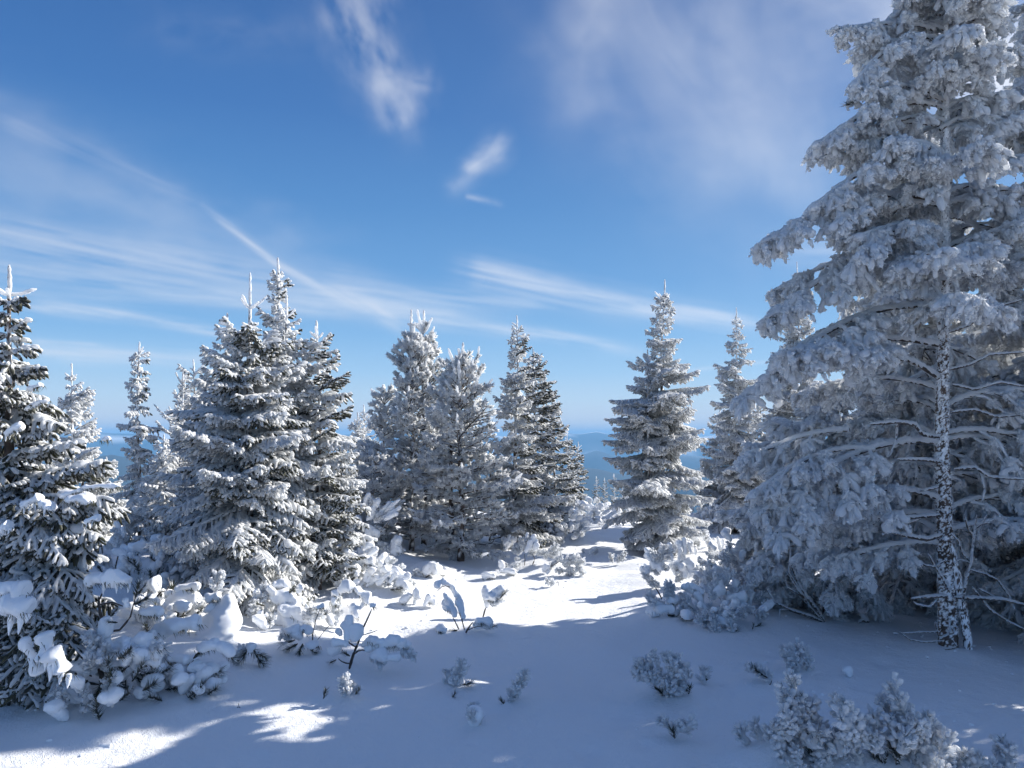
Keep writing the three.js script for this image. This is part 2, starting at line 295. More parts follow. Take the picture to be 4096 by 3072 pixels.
const finger = (K, path, r, rnd, o = {}) => K.tube(path, r, { S: 5, R: 5, jag: 0.34, rnd, ...o });
function twig(K, p, d, l, st, rnd, small) {
  const e = add(add(p, d, l), [0, -1, 0], l * st.hang * 0.35), m = add(add(p, d, l * 0.5), [0, 1, 0], l * 0.03), path = [p, m, e];
  const bare = rnd() > st.rime, col = rnd() < 0.25 ? OLIVE : DARK;
  if (st.core && (bare || rnd() < (st.corep ?? 0.75))) finger(K, path, st.core * (bare ? 1.2 : 1), rnd, { S: 4, R: 4, jag: 0.4, col, lift: -st.lift * 0.3 });
  const n = Math.round(st.blades * (bare ? 2.2 : 1) * l / 0.1);
  for (let k = 0; k < n; k++) { const t = rnd(), q = add(p, sub(e, p), t), s = unit([d[0] * 0.9 + (rnd() - 0.5) * 1.6, d[1] * 0.9 + (rnd() - 0.75) * 1.6, d[2] * 0.9 + (rnd() - 0.5) * 1.6]); K.blade(q, s, 0.014 + 0.008 * rnd(), 0.0018, col); }
  if (!bare) finger(K, path, st.rr * (0.75 + 0.6 * rnd()), rnd, { S: small ? 4 : 5, R: small ? 4 : 5, lift: st.lift });
  else if (rnd() < 0.6) { const c = add(p, sub(e, p), 0.3 + 0.6 * rnd()); finger(K, [add(c, d, -0.018), add(c, d, 0.02)], st.rr * 1.1, rnd, { S: 4, R: 4, lift: st.lift * 1.4 }); }
}
function stemCurve(L, st, rnd, n = 9) {
  const sway = (rnd() - 0.5) * 0.14 * L, up = 0.7 + 0.6 * rnd(), pts = [];
  for (let k = 0; k <= n; k++) { const t = k / n; pts.push([L * t * (1 - 0.06 * t), L * (st.rise * up * t - st.droop * up * t * t + 0.10 * t * t * t * t), sway * t * t]); }
  return pts;
}
const along = (pts, t) => { const n = pts.length - 1, u = clamp(t) * n, k = Math.min(n - 1, Math.floor(u)), w = u - k; return [0, 1, 2].map((c) => mix(pts[k][c], pts[k + 1][c], w)); };
const heading = (pts, t) => unit(sub(along(pts, t + 0.05), along(pts, t - 0.05)));
function spruceSpray(L, st, rnd) {
  const K = new Kit(), pts = stemCurve(L, st, rnd), sr = 0.004 + 0.007 * L;
  K.tube(pts, (t) => sr * (1 - 0.75 * t), { S: 5, R: 8, col: TWIG, round: false, rnd });
  K.tube(pts, (t) => (sr + 0.004) * (1 - 0.6 * t) + 0.003, { S: 5, R: Math.max(6, Math.round(L / 0.03)), jag: 0.3, lift: sr * 0.55, round: false, rnd });
  for (let s = Math.min(0.05, L * 0.2), side = 1; s < L * 0.97; s += st.step * (0.75 + 0.5 * rnd()) * 0.62, side = -side) {
    const t = s / L, p = along(pts, t), h = heading(pts, t), a = (st.ang + 16 * (rnd() - 0.5)) * D2R, ramp = Math.min(1, 0.45 + t * 2.4);
    let l = Math.min(0.42, L * st.wid * Math.pow(1 - t, 0.8) * ramp * (0.65 + 0.6 * rnd()) + 0.035);
    const d = unit([h[0] * Math.cos(a), h[1] * Math.cos(a) - st.hang * (0.3 + rnd() * 1.1), h[2] * Math.cos(a) + side * Math.sin(a)]);
    twig(K, p, d, l, st, rnd);
    if (l > 0.11) for (let q = 0.3 * l, w = 1; q < l * 0.95; q += st.step * (0.6 + 0.4 * rnd()) * 0.8, w = -w) {
      const c = add(p, d, q), f = unit(cross(d, [0, 1, 0])), b = unit([d[0] * 0.62 + f[0] * w * 0.75, d[1] * 0.62 - st.hang * rnd() * 1.2 - 0.04, d[2] * 0.62 + f[2] * w * 0.75]);
      twig(K, c, b, Math.min(0.1, 0.55 * (l - q) + 0.025) * (0.7 + 0.5 * rnd()), st, rnd, true);
    }
    if (st.comb && rnd() < st.comb) twig(K, p, unit([h[0] * 0.3, -1, (rnd() - 0.5) * 0.7]), 0.05 + 0.07 * rnd() * Math.min(1, L), st, rnd, true);
  }
  twig(K, pts[pts.length - 2], heading(pts, 1), L * 0.1 + 0.03, st, rnd);
  let np = st.pil * L * 3; np = Math.floor(np) + (rnd() < np % 1 ? 1 : 0);
  for (let k = 0; k < np; k++) {                                   // cushions of settled snow
    const t0 = 0.25 + 0.6 * rnd(), c = along(pts, t0), h = heading(pts, t0), w = (0.018 + 0.024 * rnd()) * Math.min(1.2, 0.5 + L * 0.7), l = w * (1 + 2 * rnd()), off = (rnd() - 0.5) * L * 0.18 * (1 - t0);
    const q = [c[0], c[1] + w * 0.35 - Math.abs(off) * st.hang * 0.8, c[2] + off], e = Math.sign(off) * rnd() * 0.8;
    K.tube([add(q, [h[0], h[1], h[2] + e], -l * 0.6), q, add(q, [h[0], h[1] - 0.15, h[2] + e], l * 0.6)], w, { rh: w * 0.62, S: 9, R: 8, jag: 0.10, rnd, col: WHITE });
  }
  return K.geo();
}
function frostClump(K, p, d, size, rnd) {                          // a drooping fan of thickly rimed shoots
  const n = 7 + Math.floor(rnd() * 6);
  for (let k = 0; k < n; k++) {
    const fat = 0.48 + 0.85 * rnd() * rnd() + 0.25 * rnd();
    const s = unit([d[0] + (rnd() - 0.5) * 2.1, d[1] + (rnd() - 0.55) * 1.5, d[2] + (rnd() - 0.5) * 2.1]), l = size * (0.3 + 0.85 * rnd()), e = add(add(p, s, l), [0, -1, 0], l * 0.3), m = add(add(p, s, l * 0.5), [0, 1, 0], l * 0.04);
    K.tube([p, m, e], (t) => fat * (0.011 + 0.010 * t + 0.004 * Math.sin(t * 9 + k)), { S: 7, R: 7, jag: 0.42, rnd });
    for (let q = 0; q < 14; q++) { const t = 0.05 + 0.95 * rnd(), fs = unit([s[0] * 0.6 + rnd() * 2 - 1, s[1] * 0.6 + rnd() * 2 - 1, s[2] * 0.6 + rnd() * 2 - 1]); K.spike(add(p, sub(e, p), t), fs, 0.022 + 0.016 * rnd(), 0.0038, RIME); }
    for (let q = 0; q < 3; q++) { const t = 0.15 + 0.8 * rnd(), c = add(add(p, sub(e, p), t), [0, l * 0.05, 0]), w = 0.016 + 0.008 * t; K.knob([c[0] + (rnd() * 2 - 1) * w, c[1] + (rnd() * 2 - 1) * w, c[2] + (rnd() * 2 - 1) * w], 0.007 + 0.006 * rnd(), rnd); }
    if (rnd() < 0.5) for (let q = 0; q < 5; q++) K.blade(add(p, sub(e, p), 0.3 + 0.7 * rnd()), unit([s[0] + rnd() - 0.5, s[1] - 0.8 * rnd(), s[2] + rnd() - 0.5]), 0.028, 0.0018, DARK);
  }
}
function heavySpray(L, rnd) {
  const K = new Kit(), st = { rise: 0.34, droop: 0.52 }, pts = stemCurve(L, st, rnd), sr = 0.007 + 0.007 * L;
  K.tube(pts, (t) => sr * (1 - 0.7 * t), { S: 5, R: 9, col: TWIG, round: false, rnd });
  K.tube(pts, (t) => (sr + 0.008) * (1 - 0.4 * t), { S: 7, R: Math.max(8, Math.round(L / 0.022)), jag: 0.26, lift: sr * 0.7, round: false, rnd });
  for (let s = L * 0.24, side = 1; s < L * 0.98; s += 0.058 * (0.5 + 1.0 * rnd()), side = rnd() < 0.75 ? -side : side) {
    const t = s / L, p = along(pts, t), h = heading(pts, t), a = (52 + 60 * (rnd() - 0.5)) * D2R;
    const d = unit([h[0] * Math.cos(a), h[1] * Math.cos(a) + 0.12 - 0.85 * rnd(), h[2] * Math.cos(a) + side * Math.sin(a)]), l = (L * 0.34 * Math.pow(1 - t, 0.7) + 0.05) * (0.35 + 0.95 * rnd());
    const e = add(add(p, d, l), [0, -1, 0], l * l * (0.3 + 0.7 * rnd())), m = add(add(p, d, l * 0.5), [(rnd() - 0.5) * 0.3, 1, (rnd() - 0.5) * 0.3], l * 0.1);
    K.tube([p, m, e], (u) => 0.0125 - 0.003 * u, { S: 6, R: Math.max(5, Math.round(l / 0.025)), jag: 0.3, rnd });
    if (rnd() < 0.5) K.tube([p, m, e], 0.0055, { S: 4, R: 4, col: TWIG, rnd, lift: -0.011 });
    for (let q = l * (0.35 + 0.3 * rnd()); q < l; q += 0.075 + 0.06 * rnd()) frostClump(K, along([p, m, e], q / l), unit([d[0] + rnd() - 0.5, d[1] - 0.5, d[2] + rnd() - 0.5]), 0.095 * (0.55 + 0.75 * rnd()), rnd);
    frostClump(K, e, unit([d[0], d[1] - 0.35 * rnd(), d[2]]), 0.07 + 0.05 * rnd(), rnd);
  }
  frostClump(K, pts[pts.length - 1], heading(pts, 1), 0.1, rnd); frostClump(K, along(pts, 0.9), unit([0.6, -0.5, 0]), 0.09, rnd);
  return K.geo();
}
function needleFan(K, p, d, size, rnd, white) {                    // a pine shoot's hand of long needles in rime
  const n = 30;
  for (let k = 0; k < n; k++) {
    const s = unit([d[0] + (rnd() - 0.5) * 1.35, d[1] + (rnd() - 0.58) * 1.25, d[2] + (rnd() - 0.5) * 1.35]), q = add(p, d, size * 0.5 * rnd() - 0.01);
    if (rnd() < white) K.spike(q, unit([s[0], s[1] - 0.1, s[2]]), size * (0.75 + 0.5 * rnd()), 0.0058 + 0.003 * rnd(), RIME); else K.blade(q, s, size * (0.7 + 0.5 * rnd()), 0.003, rnd() < 0.5 ? OLIVE : DARK);
  }
  if (white > 0.4) K.tube([add(p, d, -0.01), add(p, d, size * 0.8)], 0.02, { rh: 0.015, S: 7, R: 6, jag: 0.42, rnd });
}
function pineSpray(L, rnd, white) {
  const K = new Kit(), st = { rise: 0.18, droop: 0.14 }, pts = stemCurve(L, st, rnd), sr = 0.006 + 0.008 * L;
  K.tube(pts, (t) => sr * (1 - 0.6 * t), { S: 5, R: 8, col: TWIG, round: false, rnd });
  K.tube(pts, (t) => (sr + 0.003) * (1 - 0.5 * t), { S: 5, R: Math.max(6, Math.round(L / 0.03)), jag: 0.3, lift: sr * 0.6, round: false, rnd });
  for (let s = L * 0.25, side = 1; s < L; s += 0.058 * (0.7 + 0.6 * rnd()), side = -side) {
    const t = s / L, p = along(pts, t), h = heading(pts, t), d = unit([h[0] * 0.7, h[1] + 0.15 - 0.4 * rnd(), h[2] + side * (0.5 + 0.3 * rnd())]), l = (0.30 * L * (1 - t) + 0.05) * (0.6 + 0.7 * rnd()), e = add(add(p, d, l), [0, 1, 0], l * 0.1);
    K.tube([p, e], 0.0055, { S: 4, R: 4, col: TWIG, rnd, round: false }); K.tube([p, e], 0.006, { S: 4, R: Math.max(4, Math.round(l / 0.03)), jag: 0.35, lift: 0.004, rnd });
    for (let q = l; q > l * 0.3; q -= 0.085) needleFan(K, along([p, e], q / l), unit([d[0], d[1] + 0.05, d[2]]), 0.058 * (0.8 + 0.4 * rnd()), rnd, white * (0.8 + 0.4 * rnd()));
  }
  for (const t of [0.97, 0.86]) needleFan(K, along(pts, t), unit(add(heading(pts, t), [0, 0.25, 0])), 0.066, rnd, white);
  if (rnd() < white) { const q = pts[pts.length - 1], l = Math.min(0.15, 0.05 + 0.2 * L), w = add(q, unit([0.75, 0.5, (rnd() - 0.5) * 0.5]), l); K.tube([q, add(q, sub(w, q), 0.5), w], 0.014, { S: 7, R: Math.round(l / 0.014) + 3, jag: 0.36, rnd }); }
  if (rnd() < 0.35 * L * 2) { const c = along(pts, 0.8); K.tube([add(c, [-0.05, 0.015, 0]), add(c, [0.06, 0.015, 0.01])], 0.034, { rh: 0.02, S: 8, R: 6, jag: 0.14, rnd, col: WHITE }); }
  return K.geo();
}
const CLASSES = [0.1, 0.16, 0.25, 0.37, 0.53, 0.74, 1.0, 1.35], library = {};
function spray(style, L, pick) {                                   // the shared shape nearest in length, so that twigs keep their real thickness
  let k = 0; for (let j = 1; j < CLASSES.length; j++) if (Math.abs(Math.log(CLASSES[j] / L)) < Math.abs(Math.log(CLASSES[k] / L))) k = j;
  const many = k < 4 ? 4 : k < 6 ? 3 : 2, v = Math.floor(pick * many), key = style + k + v;
  if (!library[key]) {
    const rnd = rng(k * 31 + v * 7 + style.length * 1013 + style.charCodeAt(0)), l = CLASSES[k];
    library[key] = style === 'heavy' ? heavySpray(l, rnd) : style === 'pine' ? pineSpray(l, rnd, 0.72) : style === 'darkpine' ? pineSpray(l, rnd, 0.35) : spruceSpray(l, STYLES[style], rnd);
  }
  return { geo: library[key], scale: clamp(L / CLASSES[k], 0.7, 1.4), key };
}
// ------------------------------------------------------------------ trees
function trunkKit(path, r0, r1, rnd, cover, big) {
  const K = new Kit(), L = len(sub(path[path.length - 1], path[0])), o = rnd() * 50;
  K.tube(path, (t) => mix(r0, r1, Math.pow(t, 0.85)), {
    S: big ? 32 : 8, R: Math.max(10, Math.round(L / (big ? 0.011 : 0.05))), jag: big ? 0.1 : 0.16, rnd, round: false,
    color: (t, th, q) => (fbm(q[0] * 62 + o, q[1] * 44, q[2] * 62, 2) + (rnd() - 0.5) * 0.3 < cover(t) ? RIME : fbm(q[0] * 60, q[1] * 14, q[2] * 60, 2) > 0.5 ? BARK : TWIG),
  });
  return K;
}
// rows: [photo row, reach left, reach right] of the outline in photo pixels; the tree stands at a depth in metres
function tree(o) {
  const rnd = rng(o.seed), k = o.depth / FOCAL * 1.0, top = at(o.x, o.top, o.depth), bx = at(o.base ?? o.x, 1745 + EYE / o.depth * FOCAL, o.depth)[0];
  const foot = [bx, H(bx, -o.depth) - 0.06, -o.depth], height = top[1] - foot[1];
  const g = thing(o.name ?? 'spruce_tree', foot, o.label, 'tree', o.group);
  const path = [0, 0.25, 0.5, 0.75, 1].map((t) => [(top[0] - bx) * t + Math.sin(t * 5 + o.seed) * (o.sway ?? 0.012) * height * t * (1 - t) * 4, height * t, Math.cos(t * 4 + o.seed * 2) * 0.012 * height * t * (1 - t) * 4]);
  const rad = o.radius ?? 0.013 * height, axis = (y) => along(path, y / height);
  const tk = trunkKit(path, rad, 0.006, rnd, o.cover ?? ((t) => 0.42 + 0.2 * t), o.big);
  const rows = o.rows.map(([py, l, r]) => [at(o.x, py, o.depth)[1] - foot[1], l * k, (r ?? l) * k]);        // [height, left, right]
  const reach = (y) => { let j = 0; while (j < rows.length - 2 && rows[j + 1][0] > y) j++; const [a, b] = [rows[j], rows[j + 1]], t = clamp((a[0] - y) / (a[0] - b[0])); return [mix(a[1], b[1], t), mix(a[2], b[2], t)]; };
  // the leading shoots stand bare above the crown, cased in rime
  const lead = rows[0][0], tips = o.tips ?? 3;
  const lk = new Kit(), l0 = axis(lead), l1 = path[path.length - 1];
  lk.tube([l0, add(along([l0, l1], 0.5), [0.004, 0, 0]), add(l1, [0, 0.01, 0])], (t) => (o.leader ?? 0.012) * (1.15 - 0.3 * t), { S: 6, R: Math.max(6, Math.round((height - lead) / 0.016)), jag: 0.34, rnd });
  for (const [py, px, up, n] of o.rings ?? []) { const y = at(o.x, py, o.depth)[1] - foot[1], q = axis(y), l = px * k; for (let s = 0; s < n; s++) { const a = s / n * 6.28 + o.seed + (rnd() - 0.5) * 1.1, ll = l * (0.55 + 0.6 * rnd()), u = up * (0.6 + 0.7 * rnd()); lk.tube([q, add(q, [Math.cos(a) * ll * 0.5, ll * u * 0.38, Math.sin(a) * ll * 0.5]), add(q, [Math.cos(a) * ll, ll * u, Math.sin(a) * ll])], (o.leader ?? 0.012) * 0.9, { S: 6, R: Math.max(6, Math.round(ll / 0.012)), jag: 0.32, rnd }); } }
  for (let s = 0; s < (o.rings ? 0 : tips); s++) { const a = rnd() * 6.28 + s * 2.1, l = (height - lead) * (0.3 + 0.35 * rnd()), q = add(l0, [0, (height - lead) * 0.15 * rnd(), 0]); lk.tube([q, add(q, [Math.cos(a) * l * 0.75, l * (0.5 + 0.3 * rnd()), Math.sin(a) * l * 0.75])], (o.leader ?? 0.012) * 0.85, { S: 5, R: 8, jag: 0.3, rnd }); }
  const trunk = part('trunk', tk.geo(), M.wood, g);
  part('leader_shoot', lk.geo(), M.plant, g);
  const crown = new THREE.Group(); crown.name = 'crown'; g.add(crown);
  const mats = new Map(), q = new THREE.Matrix4(), e = new THREE.Euler(), list = [];
  const low = o.low ?? 0.06 * height, gap = o.gap ?? 0.1;
  let golden = rnd() * 6.28;
  for (let y = lead; y > low; ) {
    const f = (lead - y) / (lead - low), step = gap * (0.55 + 0.75 * Math.min(1, f * 2.5));
    const n = Math.max(2, Math.round((o.per ?? 6) * Math.min(1, 0.42 + f * 2.6)));
    for (let b = 0; b < n; b++) {
      golden += 2.39996 + (rnd() - 0.5) * 0.5;
      const yy = y - step * rnd(), c = Math.cos(golden), s = Math.sin(golden);
      if (yy < low) continue;
      const [l, r] = reach(yy), m = (l + r) / 2; let L = (c < 0 ? mix(m, l, -c) : mix(m, r, c)) * (rnd() < 0.2 ? 0.95 + 0.33 * rnd() : 0.62 + 0.46 * rnd());
      if (rnd() < 0.1) continue;
      if (o.skip && o.skip(yy, golden, rnd)) continue;
      if (L < 0.03) continue;
      const tilt = (mix(o.up ?? 38, o.down ?? -8, Math.pow(f, 0.55)) + 30 * (rnd() - 0.5)) * D2R;
      L *= 1 + 0.16 * Math.sin(golden * 2 + o.seed * 1.7) + 0.06 * Math.sin(yy * 9 + o.seed); L = Math.min(1.7, L / Math.max(0.75, Math.cos(tilt)));
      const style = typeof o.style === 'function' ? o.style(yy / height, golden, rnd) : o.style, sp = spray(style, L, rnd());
      const p = axis(yy);
      e.set((rnd() - 0.5) * 0.5, -golden, tilt, 'YZX');
      const z = sp.scale * (0.94 + 0.12 * rnd());
      q.compose(new THREE.Vector3(...p), new THREE.Quaternion().setFromEuler(e), new THREE.Vector3(z, z, z * (rnd() < 0.5 ? 1 : 0.9)));
      list.push([sp, q.clone()]);
    }
    y -= step;
  }
  const single = !o.wide;
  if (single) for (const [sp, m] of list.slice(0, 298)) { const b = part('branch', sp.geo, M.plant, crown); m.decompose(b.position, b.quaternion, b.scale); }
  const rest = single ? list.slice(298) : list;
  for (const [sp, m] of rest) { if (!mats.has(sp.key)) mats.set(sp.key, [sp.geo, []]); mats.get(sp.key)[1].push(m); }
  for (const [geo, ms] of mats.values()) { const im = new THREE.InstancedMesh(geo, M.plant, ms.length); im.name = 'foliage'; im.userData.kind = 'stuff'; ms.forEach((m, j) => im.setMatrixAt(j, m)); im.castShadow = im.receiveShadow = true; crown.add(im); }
  counts.push([g.name, list.length]);
  return { g, foot, height, crown, axis, rnd };
}
const counts = [];
const F = 'frost', S = 'snowy', DK = 'dark', TH = 'thin';
// left edge
const T1 = tree({ seed: 11, x: 35, base: 20, top: 1065, depth: 5.0, style: (h, a, r) => (r() < 0.65 ? 'laden' : r() < 0.6 ? 'green' : S), single: true, per: 6, gap: 0.11, leader: 0.012, rings: [[1180, 95, 0.45, 5], [1215, 55, 0.3, 4]], radius: 0.06, down: -16, label: 'snow-laden green spruce cut off by the left edge of the picture', cover: () => 0.3,
  rows: [[1205, 35, 45], [1270, 40, 55], [1340, 50, 70], [1420, 80, 105], [1520, 130, 165], [1620, 190, 205], [1750, 260, 270], [1940, 330, 390], [2100, 400, 480], [2300, 420, 480], [2500, 380, 400], [2650, 300, 300]] });
tree({ seed: 12, x: 285, top: 1455, depth: 10, style: F, gap: 0.1, leader: 0.012, label: 'slender frosted spruce with a bare white tip just right of the left-edge spruce', rows: [[1520, 18, 30], [1600, 40, 60], [1700, 65, 90], [1850, 90, 130], [2000, 120, 150], [2150, 120, 150]] });
tree({ seed: 13, x: 322, top: 1540, depth: 10.4, style: F, gap: 0.11, label: 'smaller frosted spruce half hidden beside the slender bare-tipped spruce', rows: [[1600, 20, 35], [1700, 35, 60], [1800, 55, 90], [2000, 100, 130], [2150, 110, 140]] });
tree({ seed: 14, x: 557, top: 1370, depth: 9.2, style: (h, a) => (Math.cos(a) > 0.2 ? S : F), gap: 0.1, leader: 0.012, up: 20, down: -22, label: 'narrow ragged spruce with two long side branches standing alone against the sky', rows: [[1420, 22, 40], [1480, 30, 45], [1550, 40, 60], [1610, 30, 45], [1650, 28, 110], [1675, 30, 60], [1695, 115, 100], [1730, 50, 70], [1800, 70, 85], [1900, 90, 110], [2100, 130, 130]] });
tree({ seed: 15, x: 730, top: 1490, depth: 8.9, style: TH, gap: 0.12, tips: 4, leader: 0.011, up: 50, label: 'small thinly frosted young spruce with open twigs left of the big clump', rows: [[1540, 40, 35], [1600, 30, 35], [1680, 80, 60], [1760, 110, 80], [1900, 120, 100], [2150, 140, 110]] });
tree({ seed: 16, x: 772, top: 1440, depth: 9.5, style: F, gap: 0.1, tips: 3, leader: 0.011, label: 'bushy frosted spruce behind the thin young one left of the big clump', rows: [[1490, 35, 45], [1560, 50, 60], [1650, 75, 90], [1800, 110, 140], [2000, 140, 150], [2200, 140, 150]] });
tree({ seed: 17, x: 155, top: 1690, depth: 11.5, style: F, per: 6, gap: 0.11, leader: 0.012, label: 'frosted spruce glimpsed low between the left-edge spruce and the slender bare-tipped one', rows: [[1730, 30], [1850, 90], [2000, 150], [2150, 170]] });
tree({ seed: 18, x: 425, top: 1830, depth: 10.6, style: F, per: 6, gap: 0.1, leader: 0.01, label: 'short frosted spruce below the patch of distant hill on the left', rows: [[1860, 30], [1930, 80], [2050, 120], [2180, 140]] });
tree({ seed: 19, x: 655, top: 1740, depth: 8.2, style: F, per: 6, gap: 0.09, leader: 0.01, label: 'short dense frosted spruce in front of the thin young one', rows: [[1775, 25], [1850, 60], [2000, 110], [2200, 150], [2330, 150]] });
tree({ seed: 20, x: 860, top: 1700, depth: 8.0, style: S, per: 6, gap: 0.09, leader: 0.01, label: 'low snow-drooping spruce at the left foot of the big clump', rows: [[1740, 30], [1850, 90], [2000, 150], [2200, 210], [2400, 200]] });
tree({ seed: 26, x: 1370, top: 1760, depth: 7.7, style: S, per: 6, gap: 0.09, leader: 0.01, label: 'low snow-laden spruce closing the right foot of the big clump', rows: [[1800, 30], [1900, 70], [2050, 110], [2250, 140], [2350, 130]] });
tree({ seed: 27, x: 1430, top: 1650, depth: 11.6, style: F, per: 6, gap: 0.1, leader: 0.01, label: 'frosted spruce filling the gap between clump and pines', rows: [[1690, 20], [1780, 50], [1880, 85], [2000, 120], [2200, 140]] });
tree({ seed: 28, x: 1960, top: 1800, depth: 11.2, style: 'pine', name: 'pine_tree', per: 6, gap: 0.1, leader: 0.014, label: 'short rimed pine between the front pine and the slim frosted spire', rows: [[1840, 40], [1930, 90], [2050, 120], [2160, 110]] });
tree({ seed: 81, x: 1490, top: 1800, depth: 10.2, style: 'pine', name: 'pine_tree', per: 7, gap: 0.09, leader: 0.014, down: -12, label: 'dense low pine in the shade between the clump and the twin-tipped pine', rows: [[1840, 50], [1930, 100], [2050, 140], [2200, 150]] });
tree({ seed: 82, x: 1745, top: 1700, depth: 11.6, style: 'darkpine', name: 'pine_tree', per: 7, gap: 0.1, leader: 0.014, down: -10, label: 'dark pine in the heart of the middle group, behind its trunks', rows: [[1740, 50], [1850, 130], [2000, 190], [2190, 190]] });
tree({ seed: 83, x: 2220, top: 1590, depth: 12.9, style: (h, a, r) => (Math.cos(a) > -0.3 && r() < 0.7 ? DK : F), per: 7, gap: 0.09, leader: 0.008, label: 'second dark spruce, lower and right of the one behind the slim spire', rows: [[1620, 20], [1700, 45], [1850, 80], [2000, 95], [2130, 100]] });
tree({ seed: 84, x: 2880, top: 1630, depth: 14.5, style: F, per: 6, gap: 0.11, leader: 0.01, label: 'frosted spruce in the shade between the broad one and the tall thin one', rows: [[1665, 25], [1760, 70], [1850, 105], [1950, 130], [2080, 140]] });
tree({ seed: 85, x: 235, top: 1880, depth: 9.4, style: S, per: 6, gap: 0.1, leader: 0.01, label: 'low snowy spruce behind the long bough of the left-edge spruce', rows: [[1910, 40], [2000, 110], [2150, 160], [2250, 160]] });
// the big clump
const mixS = (h, a, r) => (Math.cos(a - 0.6) > 0.45 && r() < 0.5 ? 'green' : r() < 0.5 ? S : F);
tree({ seed: 21, x: 1000, base: 1010, top: 1093, depth: 6.9, style: mixS, single: true, per: 7, gap: 0.085, leader: 0.0125, rings: [[1235, 75, 0.75, 5], [1305, 45, 0.25, 5], [1350, 30, 0, 4]], down: -20, label: 'front spruce of the snowy clump, its white tip ringed by upright side shoots', rows: [[1360, 60, 50], [1390, 130, 110], [1500, 190, 190], [1650, 250, 230], [1800, 300, 280], [2000, 330, 330], [2200, 330, 380], [2350, 290, 360], [2440, 240, 260]] });
tree({ seed: 22, x: 1110, top: 1033, depth: 7.8, style: (h, a, r) => (Math.cos(a) > 0.5 && r() < 0.7 ? DK : F), single: true, per: 6, gap: 0.09, leader: 0.013, rings: [[1100, 38, 0.1, 3]], label: 'tallest spruce of the snowy clump, with a narrow spire', rows: [[1105, 25, 35], [1150, 45, 60], [1200, 50, 45], [1250, 40, 40], [1285, 80, 90], [1340, 65, 130], [1420, 90, 170], [1600, 150, 220], [1800, 190, 280], [2000, 230, 320], [2200, 240, 340], [2350, 240, 320]] });
tree({ seed: 23, x: 1265, base: 1275, top: 1285, depth: 7.4, style: (h, a, r) => (Math.cos(a) > 0.3 && r() < 0.5 ? DK : r() < 0.5 ? S : F), single: true, per: 6, gap: 0.09, leader: 0.011, rings: [[1355, 40, 0.9, 4], [1375, 30, 0, 4]], label: 'lower spruce on the right flank of the snowy clump', rows: [[1365, 25, 30], [1400, 55, 75], [1520, 90, 110], [1600, 100, 130], [1750, 140, 165], [1900, 170, 165], [2100, 190, 150], [2300, 200, 130]] });
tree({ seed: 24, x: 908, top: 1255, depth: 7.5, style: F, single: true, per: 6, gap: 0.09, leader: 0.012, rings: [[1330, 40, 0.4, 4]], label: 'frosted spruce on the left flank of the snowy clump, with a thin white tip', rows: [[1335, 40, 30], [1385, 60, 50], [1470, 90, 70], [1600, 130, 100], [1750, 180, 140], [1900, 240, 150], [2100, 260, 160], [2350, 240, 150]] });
tree({ seed: 25, x: 1145, top: 1180, depth: 7.3, style: F, per: 6, gap: 0.09, leader: 0.012, rings: [[1270, 40, 0.8, 4]], label: 'white-tipped young spruce leaning between the two tallest tips of the clump', rows: [[1290, 40, 50], [1340, 50, 60], [1450, 70, 90], [1600, 110, 120], [1800, 150, 150], [2100, 170, 170]] });
// pines in the middle
tree({ seed: 31, name: 'pine_tree', x: 1645, top: 1240, depth: 10.6, style: 'pine', per: 6, gap: 0.1, leader: 0.017, rings: [[1370, 13, 8, 3], [1300, 30, 0.2, 4], [1420, 45, 2, 5]], up: 50, down: 0, label: 'tall pine with a twin white tip, left of the middle group', rows: [[1365, 30, 25], [1420, 60, 50], [1500, 75, 100], [1650, 85, 130], [1800, 120, 140], [2000, 170, 150], [2180, 170, 140]] });
tree({ seed: 32, name: 'pine_tree', x: 1695, top: 1243, depth: 10.9, style: (h, a, r) => (Math.cos(a) > 0 ? 'darkpine' : 'pine'), per: 6, gap: 0.105, leader: 0.02, rings: [[1335, 35, 2, 5], [1420, 60, 1.6, 5]], up: 55, down: 2, label: 'tall pine whose right side is dark and unfrosted', rows: [[1335, 28, 35], [1400, 45, 70], [1550, 70, 95], [1700, 90, 110], [2000, 120, 130], [2180, 120, 140]] });
tree({ seed: 33, name: 'pine_tree', x: 1852, base: 1842, top: 1373, depth: 9.9, style: (h, a, r) => (Math.cos(a) > 0.15 && r() < 0.5 ? 'darkpine' : 'pine'), single: true, per: 7, gap: 0.095, leader: 0.02, rings: [[1450, 22, 3.6, 3], [1510, 60, 1.6, 6], [1600, 110, 1.1, 6]], up: 55, down: -12, low: 0.22, radius: 0.045, cover: () => 0.32, label: 'front pine of the middle group, dark trunk bare near the snow', rows: [[1455, 28, 28], [1500, 45, 55], [1560, 65, 100], [1700, 140, 165], [1850, 180, 210], [1950, 200, 230], [2050, 190, 200], [2150, 150, 170]] });
tree({ seed: 34, name: 'pine_tree', x: 1815, base: 1808, top: 1440, depth: 10.1, style: 'pine', per: 6, gap: 0.11, leader: 0.015, tips: 3, up: 55, down: -12, low: 0.25, radius: 0.042, cover: () => 0.34, label: 'second dark-trunked pine close behind the front pine', rows: [[1500, 40, 30], [1600, 70, 60], [1750, 110, 110], [1950, 170, 140], [2130, 150, 120]] });
tree({ seed: 35, name: 'pine_tree', x: 1531, top: 1540, depth: 11, style: 'pine', per: 6, gap: 0.1, leader: 0.017, tips: 2, up: 45, label: 'low frosted pine at the left foot of the twin-tipped pine', rows: [[1590, 40, 30], [1640, 50, 55], [1690, 65, 60], [1780, 90, 90], [1900, 115, 110], [2150, 140, 120]] });
